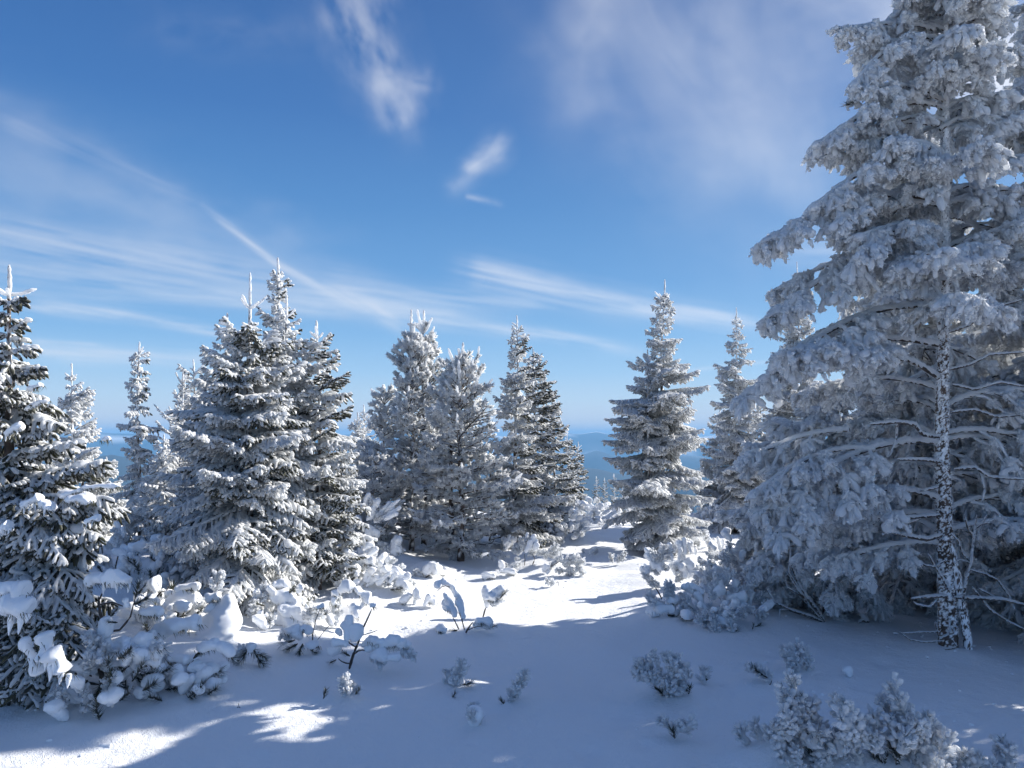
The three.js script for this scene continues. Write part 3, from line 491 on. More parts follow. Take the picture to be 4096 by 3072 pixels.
tree({ seed: 36, x: 1454, top: 1620, depth: 13, style: TH, gap: 0.12, tips: 4, leader: 0.010, label: 'tiny twiggy spruce top seen against the sky between clump and pines', rows: [[1665, 25, 25], [1720, 40, 40], [1850, 80, 80], [2050, 110, 110]] });
// dark and frosted pair right of the pines
tree({ seed: 41, x: 2067, top: 1263, depth: 11.4, style: (h, a, r) => (Math.cos(a) > 0.55 && r() < 0.55 ? DK : F), single: true, per: 6, gap: 0.095, leader: 0.011, tips: 4, label: 'slim frosted spruce with a pointed spire just right of the pines', rows: [[1312, 18, 18], [1350, 25, 40], [1400, 40, 50], [1450, 35, 60], [1550, 75, 80], [1620, 85, 80], [1750, 85, 85], [1900, 95, 150], [2000, 100, 210], [2100, 90, 210], [2150, 60, 150]] });
tree({ seed: 42, x: 2132, top: 1395, depth: 12.3, style: (h, a, r) => (Math.cos(a) > 0 && r() < 0.75 ? DK : F), per: 7, gap: 0.085, leader: 0.008, tips: 3, label: 'dark green spruce behind the slim frosted spire', rows: [[1430, 15, 25], [1490, 30, 60], [1600, 50, 95], [1700, 80, 95], [1850, 100, 115], [2000, 120, 150], [2130, 120, 150]] });
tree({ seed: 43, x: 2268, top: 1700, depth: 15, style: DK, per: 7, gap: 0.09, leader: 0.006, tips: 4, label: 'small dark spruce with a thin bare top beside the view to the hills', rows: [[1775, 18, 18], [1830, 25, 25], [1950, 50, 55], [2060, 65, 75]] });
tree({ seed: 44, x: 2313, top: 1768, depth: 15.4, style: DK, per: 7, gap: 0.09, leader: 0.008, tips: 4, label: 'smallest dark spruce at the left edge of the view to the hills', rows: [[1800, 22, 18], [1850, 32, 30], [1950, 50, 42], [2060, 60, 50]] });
// spruce right of the gap
tree({ seed: 51, x: 2660, base: 2642, top: 1120, depth: 11, style: F, single: true, per: 6, gap: 0.1, leader: 0.012, rings: [[1200, 38, 0.7, 5], [1215, 30, 0.1, 4], [1232, 22, 0.3, 4]], up: 24, down: -14, radius: 0.045, cover: () => 0.55, label: 'broad frosted spruce with wide-reaching boughs right of the gap', rows: [[1195, 40, 30], [1240, 50, 62], [1300, 55, 45], [1335, 90, 50], [1372, 80, 120], [1395, 35, 35], [1450, 105, 140], [1520, 130, 190], [1560, 120, 210], [1620, 185, 215], [1700, 260, 205], [1730, 200, 190], [1800, 240, 190], [1870, 220, 200], [1950, 260, 290], [2010, 220, 240], [2100, 180, 290], [2160, 150, 230]] });
tree({ seed: 52, x: 2590, base: 2610, top: 1400, depth: 10.9, style: F, per: 5, gap: 0.12, leader: 0.011, tips: 6, up: 24, down: -14, radius: 0.036, cover: () => 0.55, label: 'second thinner stem with its own tip, left in the broad frosted spruce', rows: [[1455, 55, 40], [1500, 80, 60], [1580, 110, 60], [1620, 150, 60], [1700, 170, 80], [1800, 150, 90], [1900, 160, 100], [2060, 160, 110]] });
tree({ seed: 53, x: 2946, top: 1232, depth: 13.5, style: F, single: true, per: 6, gap: 0.1, leader: 0.011, rings: [[1283, 24, 0.3, 4], [1300, 12, 0, 4], [1318, 12, 0, 4]], up: 22, down: -20, label: 'tall thin spruce with a bare-stemmed spire behind the big rimed tree', rows: [[1278, 20, 22], [1330, 12, 14], [1345, 35, 25], [1380, 45, 55], [1420, 40, 60], [1455, 45, 60], [1475, 8, 8], [1490, 85, 90], [1600, 95, 95], [1700, 80, 130], [1850, 95, 190], [2000, 120, 200], [2080, 120, 160]] });
tree({ seed: 54, x: 3188, top: 1048, depth: 14.5, style: F, per: 6, gap: 0.11, leader: 0.011, tips: 3, label: 'frosted spire showing only its tip above the left boughs of the big rimed tree', rows: [[1125, 20, 25], [1200, 50, 50], [1300, 75, 75], [1500, 110, 110], [1800, 170, 170], [2100, 200, 200]] });
tree({ seed: 55, x: 3040, top: 1585, depth: 15, style: F, per: 6, gap: 0.12, tips: 3, label: 'short spruce top deep in the gap left of the big rimed tree', rows: [[1630, 20, 20], [1700, 45, 45], [1800, 80, 80], [2000, 130, 130]] });
// far down the slope, seen through the gap
for (const [x, top, d, l] of [[2385, 1905, 48, 'tiny far spruce at the left of those down the slope'], [2418, 1912, 52, 'tiny far spruce second from the left down the slope'], [2455, 1895, 45, 'tiny far spruce tallest of those down the slope'], [2490, 1925, 55, 'tiny far spruce at the right of those down the slope']])
  tree({ seed: x, x, top, depth: d, style: DK, per: 6, gap: 0.22, leader: 0.02, tips: 0, low: 0.3, label: l, rows: [[top + 12, 5], [top + 60, 18], [top + 130, 28], [top + 220, 34]] });
// heavily rimed trees on the right
const R1 = tree({ seed: 61, x: 3757, base: 3795, top: -620, depth: 5.8, style: 'heavy', single: true, big: true, per: 6, gap: 0.15, leader: 0.02, tips: 3, up: 24, down: -4, low: 0.7, radius: 0.064, sway: 0.003, skip: (y, a, r) => (y > 2.28 && y < 2.95 && -0.469 * Math.cos(a) - 0.883 * Math.sin(a) > 0.4) || (y < 2.6 ? Math.sin(a) > 0.35 && (y < 2.1 || r() < 0.85) : y < 4.8 && Math.sin(a) > 0.72 && r() < 0.3), label: 'big thickly rimed spruce towering on the right, frost-speckled trunk in front', cover: (t) => 0.45 + 0.05 * Math.sin(t * 30) + 0.3 * sstep(0.28, 0.5, t) - 0.12 * sstep(0.09, 0.0, t),
  rows: [[-560, 50, 50], [-400, 130], [-150, 200], [0, 240, 180], [100, 320, 200], [200, 320, 190], [300, 290, 170], [400, 300, 200], [500, 370, 260], [620, 390, 330], [770, 440, 420], [900, 540, 480], [1000, 540, 500], [1100, 540, 520], [1200, 620, 540], [1320, 620, 560], [1440, 660, 560], [1520, 740, 560], [1650, 740, 560], [1800, 740, 560], [1950, 720, 500], [2150, 560, 420]] });
tree({ seed: 62, x: 4230, base: 4240, top: -350, depth: 6.5, style: 'heavy', per: 6, gap: 0.17, leader: 0.02, tips: 3, up: 20, down: -10, radius: 0.09, label: 'rimed spruce reaching in from the right edge of the picture', rows: [[-300, 40], [0, 130], [120, 180, 180], [250, 120, 200], [400, 210, 300], [700, 280, 350], [1100, 330, 400], [1600, 380, 450], [2000, 380, 450], [2350, 330, 400]] });
tree({ seed: 63, x: 3300, top: 1560, depth: 7.0, style: 'heavy', per: 6, gap: 0.13, leader: 0.02, tips: 2, up: 30, down: -12, label: 'low bushy rimed spruce under the left boughs of the big tree', rows: [[1620, 40], [1750, 170], [1900, 300, 260], [2050, 340, 300], [2200, 370, 320], [2330, 330, 300], [2400, 280, 260]] });
tree({ seed: 64, x: 3690, top: 430, depth: 7.7, style: 'heavy', per: 6, gap: 0.15, leader: 0.02, tips: 2, up: 25, down: -14, label: 'rimed spruce close behind the frost-speckled trunk', rows: [[480, 25], [700, 90], [1000, 150], [1400, 190], [1750, 240], [1950, 300], [2150, 330], [2300, 320]] });
tree({ seed: 65, x: 3960, top: 1350, depth: 7.4, style: 'heavy', per: 5, gap: 0.16, leader: 0.02, tips: 2, up: 25, down: -16, label: 'dim rimed spruce right of and behind the frost-speckled trunk', rows: [[1420, 40], [1650, 170], [1900, 260], [2150, 320], [2400, 330]] });
// close behind the big tree, mostly hidden by it
tree({ seed: 67, x: 3540, top: 560, depth: 8.1, style: 'heavy', per: 6, gap: 0.17, leader: 0.02, tips: 2, up: 24, down: -10, label: 'rimed spruce hidden behind the left boughs of the big tree, taller of those there', rows: [[620, 40], [800, 90], [1000, 135], [1300, 160], [1600, 180], [1900, 180], [2250, 220]] });
tree({ seed: 68, x: 4010, top: 1000, depth: 8.3, style: 'heavy', per: 6, gap: 0.17, leader: 0.02, tips: 2, up: 24, down: -10, label: 'rimed spruce standing back between the two tall rimed trees', rows: [[1060, 20], [1200, 90], [1500, 190], [2000, 300], [2300, 320]] });
// the wood goes on out of the picture to the right; its shade lies over the foreground
for (const [x, z, h, w, l] of [[5.7, -6.3, 4.0, 1.2, 'rimed spruce beyond the right edge, nearest of the wood there'], [7.2, -8.1, 4.4, 1.2, 'rimed spruce beyond the right edge, deepest in the wood'], [4.35, -5.9, 3.3, 0.85, 'short rimed spruce just out of the picture beside the big tree'], [5.5, -4.5, 3.7, 1.15, 'rimed spruce beyond the right edge, standing forward of the others'], [7.4, -5.9, 4.3, 1.35, 'tallest rimed spruce beyond the right edge']]) {
  const d = -z, px = 2048 + x / d * FOCAL, row = (y) => 1745 - (y - EYE) / d * FOCAL, k = FOCAL / d;
  tree({ seed: Math.round(x * 100), x: px, top: row(h), depth: d, style: 'heavy', per: 6, gap: 0.2, wide: true, leader: 0.02, tips: 2, up: 20, down: -12, label: l, rows: [[row(h - 0.2), 0.06 * k], [row(h * 0.5), w * 0.65 * k], [row(0.6), w * k], [row(0.2), w * k]] });
}
// ------------------------------------------------------------------ dwarf pines and other low growth
const tuftLib = {};
function tuftGeo(kind, cls, v) {                                   // one shoot lying along +x: b bare needles, r rimed, c for under a cap of snow
  const key = kind + cls + v; if (tuftLib[key]) return tuftLib[key];
  const L = [0.075, 0.115, 0.17, 0.25][cls], rnd = rng(cls * 17 + v * 5 + kind.charCodeAt(0)), K = new Kit(), bend = (rnd() - 0.3) * 0.25 * L;
  const pts = [0, 0.25, 0.5, 0.75, 1].map((t) => [L * t, bend * t * t, (rnd() - 0.5) * 0.02 * t]), fat = 0.85 + 0.3 * rnd();
  K.tube(pts, 0.005, { S: 4, R: 5, col: TWIG, rnd });
  const n = Math.round(L * (kind === 'b' ? 900 : kind === 'c' ? 330 : 850)), nl = (kind === 'b' ? 0.05 : 0.036) * fat;
  for (let k = 0; k < n; k++) {
    const t = Math.pow(rnd(), 0.8), p = along(pts, t), a = rnd() * 6.28, f = 0.75 + 0.5 * rnd(), y = Math.sin(a), d = unit([f + (t > 0.9 ? 0.6 : 0), y * 0.85 + 0.1, Math.cos(a) * 0.85]);
    if (kind === 'c' && (y > 0.1 || t > 0.88)) continue;
    const low = y < -0.15, white = kind === 'b' ? 0.12 : kind === 'r' ? (low ? 0.5 : 0.88) : (low ? 0.2 : 0.85);
    if (rnd() < white) K.spike(p, d, nl * (0.8 + 0.4 * rnd()), 0.0036 + 0.002 * rnd(), RIME); else K.blade(p, d, nl * (0.85 + 0.5 * rnd()), 0.0022, rnd() < 0.35 ? OLIVE : DARK);
  }
  if (kind === 'c') K.tube(pts, 0.012, { S: 6, R: 7, jag: 0.4, rnd });
  else if (kind !== 'b') K.tube(pts.map((q, k) => [q[0], q[1] + 0.006, q[2]]), (t) => (kind === 'r' ? 0.021 : 0.018) * fat * (0.8 + 0.3 * Math.sin(t * 7 + v)), { S: 9, R: Math.max(7, Math.round(L / 0.012)), jag: 0.4, rnd });
  else K.tube(pts, 0.006, { S: 4, R: 7, jag: 0.5, col: DARK, rnd });
  if (kind === 'r') for (let k = 0; k < L * 190; k++) { const t = rnd(), a = rnd() * 6.28, p = along(pts, t), c = [p[0] + 0.01, p[1] + Math.sin(a) * 0.018 + 0.008, p[2] + Math.cos(a) * 0.02]; K.tube([c, add(c, unit([0.7, Math.sin(a), Math.cos(a)]), 0.022 + 0.016 * rnd())], 0.006 + 0.006 * rnd(), { S: 5, R: 5, jag: 0.42, rnd }); }
  return (tuftLib[key] = K.geo());
}
function capGeo(kind, cls, v) {                                    // the cap or sleeve of snow on a shoot of that size
  const key = 'cap' + kind + cls + v; if (tuftLib[key]) return tuftLib[key];
  const L = [0.075, 0.115, 0.17, 0.25][cls], rnd = rng(cls * 29 + v * 3 + kind.charCodeAt(0)), K = new Kit(), w = kind === 'f' ? 0.029 : 0.039, ph = rnd() * 6;
  K.tube([[-0.01, kind === 'f' ? 0.006 : 0.016, 0], [L * 0.5, (kind === 'f' ? 0.01 : 0.022), 0.004], [L * 1.06, kind === 'f' ? 0.004 : 0.008, 0]], (t) => w * (0.8 + 0.16 * Math.sin(t * 5 + ph) + 0.2 * t), { rh: (t) => (kind === 'f' ? w * 0.92 : w * 0.8) * (0.85 + 0.18 * Math.sin(t * 6 + ph) + 0.12 * t), S: 14, R: Math.max(11, Math.round(L / 0.010)), jag: kind === 'f' ? 0.09 : 0.05, nz: [0.36, 30, v * 5 + cls], rnd, col: WHITE });
  return (tuftLib[key] = K.geo());
}
const frame = (d) => { const x = new THREE.Vector3(...d).normalize(), up = new THREE.Vector3(0, 1, 0), z = new THREE.Vector3().crossVectors(x, up); if (z.length() < 0.15) z.set(0.2, 0, 1).addScaledVector(x, -z.dot(x)); z.normalize(); const y = new THREE.Vector3().crossVectors(z, x); return new THREE.Quaternion().setFromRotationMatrix(new THREE.Matrix4().makeBasis(x, y, z)); };
function shoot(parent, foot, a, b, kind, rnd) {
  const d = sub(b, a), L = Math.max(0.04, len(d)), Ls = [0.075, 0.115, 0.17, 0.25]; let c = 0; for (let k = 1; k < 4; k++) if (Math.abs(Math.log(Ls[k] / L)) < Math.abs(Math.log(Ls[c] / L))) c = k;
  const v = Math.floor(rnd() * 4), s = clamp(L / Ls[c], 0.6, 1.5), q = frame(d), pos = sub(a, foot);
  const t = part('needle_tuft', tuftGeo(kind === 'b' ? 'b' : kind === 'r' ? 'r' : 'c', c, v), M.plant, parent); t.position.set(...pos); t.quaternion.copy(q); t.scale.setScalar(s);
  if (kind === 'c' || kind === 'f') part('snow_cap', capGeo(kind, c, v), M.snow, t);
  return t;
}
function pad(parent, foot, a, b, w, rnd, thick = 0.75, fringe = 0) { // a cushion of snow lying along a bough, ragged below where needles hold it
  const K = new Kit(), d = sub(b, a), l = len(d), ph = rnd() * 9, A = sub(a, foot), B = sub(b, foot), m = add(add(A, sub(B, A), 0.5), [0, w * 0.25, 0]);
  K.tube([A, m, B], (t) => w * (0.82 + 0.2 * Math.sin(t * 6 + ph) + 0.1 * Math.sin(t * 13 + ph * 2)), { rh: (t) => w * thick * (0.85 + 0.2 * Math.sin(t * 7 + ph * 1.7)), S: 22, R: Math.max(14, Math.round(l / 0.010)), jag: 0.045, nz: [0.5, 0.9 / w, ph], rnd, col: WHITE });
  for (let k = 0; k < fringe; k++) { const p = add(A, sub(B, A), (k + 0.5 * rnd()) / fringe), s = (rnd() - 0.5) * w, q = [p[0] + s, p[1] - w * thick * 0.3, p[2] + w * 0.3 * rnd()]; K.tube([q, [q[0] + (rnd() - 0.5) * 0.02, q[1] - (0.4 + rnd()) * w * 0.9, q[2] + 0.01]], (t) => w * 0.2 * (1.2 - t), { S: 7, R: 6, jag: 0.12, rnd, col: WHITE }); }
  const c = part('snow_cap', K.geo(), M.snow, parent);
  const N = new Kit(); for (let k = 0; k < l * 260 + 10; k++) { const p = add(A, sub(B, A), rnd()), q = [p[0] + (rnd() - 0.5) * w * 1.3, p[1] - w * thick * 0.5 * rnd(), p[2] + (rnd() - 0.3) * w]; N.blade(q, unit([rnd() - 0.5 + d[0] / l * 0.5, -0.5 - rnd() * 0.5, rnd() - 0.3]), 0.045, 0.0022, rnd() < 0.4 ? OLIVE : DARK); }
  part('needles', N.geo(), M.plant, c);
  return c;
}
function stick(parent, foot, pts, r, rnd, rime = 1, name = 'stem') { // a woody stem, rimed along its upper side
  const K = new Kit(), P = pts.map((p) => sub(p, foot)); let L = 0; for (let k = 1; k < P.length; k++) L += len(sub(P[k], P[k - 1]));
  K.tube(P, (t) => r * (1 - 0.55 * t), { S: 6, R: Math.max(6, Math.round(L / 0.02)), jag: 0.14, rnd, color: () => (rnd() < 0.5 ? BARK : TWIG) });
  if (rime) K.tube(P, (t) => r * rime * (1.05 - 0.35 * t), { S: 6, R: Math.max(7, Math.round(L / 0.011)), jag: 0.34, rnd, lift: r * 0.75 });
  return part(name, K.geo(), M.plant, parent);
}
const B = 'b', RI = 'r', C = 'c', FI = 'f';
// spots in the photograph: base of the plant, shoots [from, to, kind, nearer or farther], cushions [from, to, half width in px], stems [points]
function shrub(o) {
  const rnd = rng(o.seed), [bx, by] = o.at, foot = ground(bx, by), depth = -foot[2], k = depth / FOCAL;
  const g = thing(o.name ?? 'dwarf_pine', foot, o.label, o.cat ?? 'shrub', o.group);
  const P = (x, y, dz = 0) => at(x, y, depth + dz);
  for (const s of o.stems ?? []) stick(g, foot, s.p.map(([x, y]) => P(x, y, s.z ?? 0)), s.r ?? 0.008, rnd, s.rime ?? 0.7);
  for (const [x0, y0, x1, y1, kind, dz] of o.shoots ?? []) {
    const z = dz ?? (rnd() - 0.5) * 0.12, a = P(x0, y0, z), b = P(x1, y1, z + (rnd() - 0.5) * 0.06);
    shoot(g, foot, a, b, kind, rnd);
    if (o.fill) for (let q = 0; q < o.fill; q++) { const e = [(rnd() - 0.5) * 0.1, (rnd() - 0.6) * 0.05, (rnd() - 0.5) * 0.14]; shoot(g, foot, add(a, e), add(add(a, e), add(sub(b, a), [(rnd() - 0.5) * 0.12, -0.02 * rnd(), (rnd() - 0.5) * 0.12]), 0.5 + 0.3 * rnd()), rnd() < 0.5 ? RI : kind, rnd); }
  }
  for (const [x0, y0, x1, y1, w, dz, fr] of o.pads ?? []) pad(g, foot, P(x0, y0, dz ?? 0), P(x1, y1, dz ?? 0), w * k, rnd, 0.8, fr ?? 0);
  if (o.cone) { const K = new Kit(); K.tube([[-0.05, -0.05, 0.02], [0.0, 0.14, 0], [0.02, 0.29, -0.01]], (t) => mix(0.24, 0.045, Math.pow(t, 0.42)), { S: 28, R: 26, jag: 0.03, nz: [0.34, 9, 3], rnd, col: WHITE }); part('snow_coat', K.geo(), M.snow, g); shoot(g, foot, add(foot, [-0.1, 0.3, -0.05]), add(foot, [-0.05, 0.42, -0.05]), RI, rnd); }
  const auto = o.auto;                                             // a low tangle of shoots over a patch of ground
  if (auto) for (let q = 0; q < auto.n * 1.7; q++) {
    const a = rnd() * 6.283, rr = Math.sqrt(rnd()), x = foot[0] + Math.cos(a) * rr * auto.w * k, z = foot[2] + Math.sin(a) * rr * (auto.d ?? auto.w * k * 0.6), h = auto.h * k * (1 - 0.6 * rr * rr) * (0.25 + 0.75 * rnd());
    const out = unit([Math.cos(a) * rr + (rnd() - 0.5), 0.25 + (auto.el ?? 0.5) * rnd() * 1.6, Math.sin(a) * rr + (rnd() - 0.5)]), l = (auto.l ?? 0.13) * 0.62 * (0.6 + 0.8 * rnd()), y = Math.max(H(x, z), H(x, z) + h - l * out[1]), kd = auto.kinds[Math.floor(rnd() * auto.kinds.length)];
    shoot(g, foot, [x, y, z], add([x, y, z], out, l), kd, rnd);
  }
  return g;
}
// --- foreground, in the shade
shrub({ seed: 101, at: [2660, 2790], label: 'clump of rimed pine tufts round a snow mound in the right foreground', shoots: [[2610, 2725, 2545, 2670, RI], [2640, 2715, 2570, 2650, RI], [2600, 2700, 2535, 2700, RI], [2625, 2650, 2605, 2612, RI], [2700, 2690, 2660, 2622, RI], [2735, 2700, 2700, 2630, RI], [2745, 2720, 2725, 2665, RI], [2650, 2720, 2610, 2725, RI], [2660, 2785, 2620, 2745, B], [2690, 2790, 2650, 2730, RI], [2720, 2785, 2690, 2725, RI], [2745, 2775, 2730, 2715, B], [2700, 2775, 2740, 2740, RI]], pads: [[2640, 2690, 2700, 2700, 26, 0.1]], fill: 1 });
shrub({ seed: 102, at: [2815, 2735], label: 'single short rimed tuft right of the clumped foreground tufts', shoots: [[2815, 2735, 2810, 2680, RI], [2820, 2730, 2832, 2688, B]] });
shrub({ seed: 103, at: [3082, 2738], label: 'lone leaning pine shoot with dark underside in the right foreground', shoots: [[3085, 2720, 2995, 2660, RI], [3070, 2712, 3005, 2672, B]], stems: [{ p: [[3078, 2742], [3088, 2722]], r: 0.006 }] });
shrub({ seed: 104, at: [3215, 2690], label: 'pair of leaning snow-capped pine shoots behind the lone leaning shoot', shoots: [[3180, 2690, 3128, 2600, RI], [3195, 2670, 3150, 2600, RI], [3240, 2692, 3180, 2592, RI], [3235, 2660, 3215, 2600, RI], [3170, 2660, 3140, 2620, B]] });
shrub({ seed: 105, at: [2712, 2965], label: 'two-armed pine sprig spreading sideways low in the foreground snow', shoots: [[2710, 2935, 2645, 2880, RI], [2712, 2930, 2775, 2905, RI], [2700, 2955, 2690, 2915, B], [2705, 2925, 2730, 2890, RI]] });
shrub({ seed: 106, at: [3180, 3060], label: 'thick rimed pine bush at the bottom edge, one fat shoot standing up on its left', fill: 2, shoots: [[3180, 2930, 3150, 2740, RI, 0], [3200, 2900, 3165, 2710, RI, 0.03], [3160, 2900, 3130, 2790, RI, -0.03], [3230, 2900, 3205, 2780, RI], [3110, 2960, 3090, 2900, RI], [3140, 3010, 3100, 2930, RI], [3200, 3030, 3150, 2940, B], [3240, 2990, 3220, 2890, RI], [3280, 3010, 3280, 2900, RI], [3260, 3060, 3240, 2970, B], [3320, 3040, 3310, 2940, RI], [3160, 3060, 3110, 3000, RI], [3220, 3080, 3180, 3010, B], [3300, 3075, 3290, 2990, RI]] });
shrub({ seed: 107, at: [3560, 3070], label: 'rimed pine bush at the bottom right with two slanting snow-tipped shoots', fill: 2, shoots: [[3420, 2950, 3345, 2790, RI, 0], [3430, 2920, 3370, 2810, RI], [3640, 2900, 3555, 2745, RI, 0.02], [3655, 2930, 3590, 2800, RI], [3400, 3000, 3370, 2900, RI], [3460, 2990, 3440, 2890, RI], [3520, 2980, 3490, 2870, RI], [3500, 3040, 3470, 2950, B], [3580, 2990, 3570, 2880, RI], [3640, 3000, 3620, 2900, RI], [3700, 3000, 3715, 2865, RI], [3690, 2960, 3730, 2900, RI], [3600, 3060, 3560, 2970, B], [3440, 3060, 3400, 2980, RI], [3680, 3060, 3650, 2980, RI]] });
shrub({ seed: 108, at: [3000, 2985], label: 'low rimed tufts just left of the thick bottom-edge pine bush', shoots: [[2985, 2980, 2955, 2915, RI], [3040, 2960, 3010, 2900, RI], [3020, 2950, 3050, 2925, B], [3070, 2960, 3085, 2915, RI]] });
shrub({ seed: 109, at: [3780, 3075], label: 'row of low rimed tufts along the bottom edge near the right corner', shoots: [[3660, 3090, 3640, 3010, RI], [3720, 3090, 3730, 3010, RI], [3790, 3090, 3800, 3000, RI], [3850, 3090, 3860, 3015, RI], [3900, 3100, 3925, 3035, RI]], fill: 1 });
shrub({ seed: 110, at: [4020, 3085], label: 'upright rimed shoot in the bottom right corner', shoots: [[4025, 3085, 4010, 2970, RI], [4040, 3085, 4045, 2990, RI], [4000, 3085, 3990, 3020, RI]] });
shrub({ seed: 111, at: [3388, 2710], label: 'small round rimed tuft nearly buried below the fallen dead boughs', shoots: [[3392, 2706, 3378, 2670, C]] });
shrub({ seed: 112, at: [1395, 2790], label: 'half-buried snowy tuft with a sunlit left edge in front of the stemmed dwarf pine', shoots: [[1395, 2780, 1370, 2715, RI], [1410, 2785, 1435, 2755, RI], [1390, 2780, 1360, 2760, RI], [1400, 2775, 1410, 2735, RI], [1420, 2780, 1430, 2770, B]] });
shrub({ seed: 113, at: [1298, 2795], label: 'tiny dark needle tip poking from the snow left of the half-buried tuft', shoots: [[1292, 2796, 1305, 2766, B]] });
shrub({ seed: 114, at: [1835, 2742], label: 'two rimed shoots leaning apart in the middle foreground', shoots: [[1798, 2740, 1785, 2690, RI], [1815, 2742, 1858, 2648, RI], [1840, 2730, 1860, 2670, C], [1850, 2740, 1885, 2730, B], [1800, 2735, 1840, 2720, C]] });
shrub({ seed: 115, at: [1812, 2796], label: 'speck of dark needles in the snow below the leaning-apart shoots', shoots: [[1806, 2798, 1822, 2776, B]] });
shrub({ seed: 116, at: [2050, 2810], label: 'curved rimed shoot standing near the middle of the foreground', shoots: [[2045, 2795, 2100, 2700, RI], [2060, 2775, 2112, 2690, RI], [2020, 2828, 2008, 2805, B], [2035, 2825, 2050, 2790, RI]] });
shrub({ seed: 117, at: [1908, 2905], label: 'egg-shaped rimed tuft in the middle foreground', shoots: [[1905, 2900, 1895, 2825, RI], [1915, 2900, 1920, 2830, C], [1895, 2895, 1882, 2850, RI]] });
// --- the stemmed dwarf pines at the shadow's edge
shrub({ seed: 121, at: [1398, 2678], label: 'dwarf pine with bare forked stems and a long bare stick at the shadow edge', stems: [{ p: [[1396, 2680], [1412, 2620], [1433, 2570], [1447, 2525], [1487, 2438]], r: 0.011, rime: 0.4 }, { p: [[1412, 2620], [1440, 2598], [1470, 2606]], r: 0.007, rime: 0.4 }, { p: [[1425, 2590], [1400, 2575], [1385, 2562]], r: 0.006, rime: 0.4 }, { p: [[1402, 2655], [1375, 2652], [1352, 2635]], r: 0.006, rime: 0.4 }, { p: [[1450, 2542], [1490, 2530], [1510, 2522]], r: 0.003, rime: 0.8 }],
  shoots: [[1385, 2560, 1375, 2490, FI], [1400, 2550, 1400, 2465, FI], [1420, 2560, 1425, 2500, C], [1360, 2545, 1345, 2530, C], [1385, 2585, 1325, 2575, C], [1360, 2600, 1322, 2620, C], [1455, 2590, 1510, 2560, C], [1465, 2605, 1530, 2590, C], [1530, 2600, 1600, 2560, C], [1560, 2600, 1640, 2590, C], [1600, 2610, 1650, 2625, RI], [1490, 2640, 1545, 2630, C], [1480, 2620, 1520, 2655, RI], [1400, 2625, 1365, 2610, B], [1345, 2640, 1320, 2650, B], [1540, 2640, 1600, 2635, C]], pads: [[1375, 2545, 1425, 2545, 24], [1372, 2500, 1405, 2490, 24], [1480, 2565, 1540, 2570, 22], [1545, 2570, 1625, 2580, 25], [1478, 2420, 1502, 2424, 11]] });
shrub({ seed: 122, at: [1390, 2520], label: 'arched snow-draped dwarf pine behind the one with the long bare stick', shoots: [[1320, 2500, 1290, 2450, C], [1345, 2505, 1310, 2460, RI], [1340, 2450, 1335, 2370, FI], [1355, 2470, 1350, 2400, RI], [1400, 2490, 1420, 2415, FI], [1440, 2440, 1470, 2400, FI]], pads: [[1330, 2420, 1350, 2360, 28], [1350, 2365, 1420, 2345, 30], [1420, 2350, 1480, 2415, 26], [1405, 2415, 1435, 2470, 24, -0.05]] });
shrub({ seed: 123, at: [1180, 2610], label: 'dark brush-ended dwarf pine under a snow cushion left of the bare forked stems', stems: [{ p: [[1249, 2615], [1250, 2540], [1262, 2480], [1283, 2430]], r: 0.005, rime: 0.5 }, { p: [[1270, 2560], [1300, 2520], [1320, 2500]], r: 0.003, rime: 0.4 }], shoots: [[1180, 2560, 1130, 2580, B], [1190, 2575, 1150, 2600, B], [1200, 2560, 1160, 2540, C], [1170, 2550, 1128, 2545, RI], [1210, 2575, 1200, 2610, B], [1225, 2590, 1262, 2585, C], [1240, 2600, 1268, 2612, B]], pads: [[1140, 2530, 1200, 2515, 26], [1200, 2510, 1250, 2530, 24], [1268, 2432, 1296, 2424, 13], [1225, 2575, 1275, 2580, 20]] });
shrub({ seed: 124, at: [1860, 2532], label: 'dwarf pine with two dark stems arching left under snow', stems: [{ p: [[1863, 2532], [1875, 2510], [1890, 2490]], r: 0.009, rime: 0.2 }, { p: [[1858, 2520], [1848, 2480], [1835, 2450]], r: 0.006, rime: 0.3 }, { p: [[1836, 2520], [1822, 2490], [1810, 2468]], r: 0.006, rime: 0.3 }, { p: [[1800, 2350], [1775, 2340], [1748, 2366]], r: 0.005, rime: 0.5 }, { p: [[1870, 2522], [1900, 2508], [1930, 2505]], r: 0.004, rime: 0.3 }],
  shoots: [[1848, 2475, 1825, 2400, C], [1838, 2430, 1812, 2360, C], [1825, 2385, 1795, 2330, FI], [1800, 2340, 1765, 2325, FI], [1765, 2330, 1748, 2355, C], [1815, 2468, 1780, 2400, C], [1795, 2420, 1775, 2375, FI], [1820, 2460, 1770, 2430, C], [1900, 2510, 1970, 2500, C], [1930, 2510, 1978, 2510, B], [1830, 2520, 1790, 2535, B], [1780, 2530, 1745, 2520, C]], pads: [[1900, 2485, 1970, 2490, 22], [1770, 2400, 1800, 2440, 22], [1745, 2515, 1785, 2530, 18]] });
shrub({ seed: 125, at: [1932, 2470], label: 'heart-shaped snow-covered pine head on one dark stem in the sunny clearing', stems: [{ p: [[1931, 2472], [1940, 2440], [1952, 2412]], r: 0.008, rime: 0.15 }], shoots: [[1955, 2425, 1950, 2345, C, 0.02], [1960, 2420, 2020, 2350, C, 0], [1965, 2425, 2000, 2400, RI, -0.03], [1955, 2425, 1940, 2380, B, 0], [1990, 2400, 2028, 2372, B]], pads: [[1948, 2400, 1950, 2352, 24, -0.02], [1965, 2392, 2018, 2350, 24, -0.02], [1955, 2395, 1985, 2385, 26, -0.03]] });
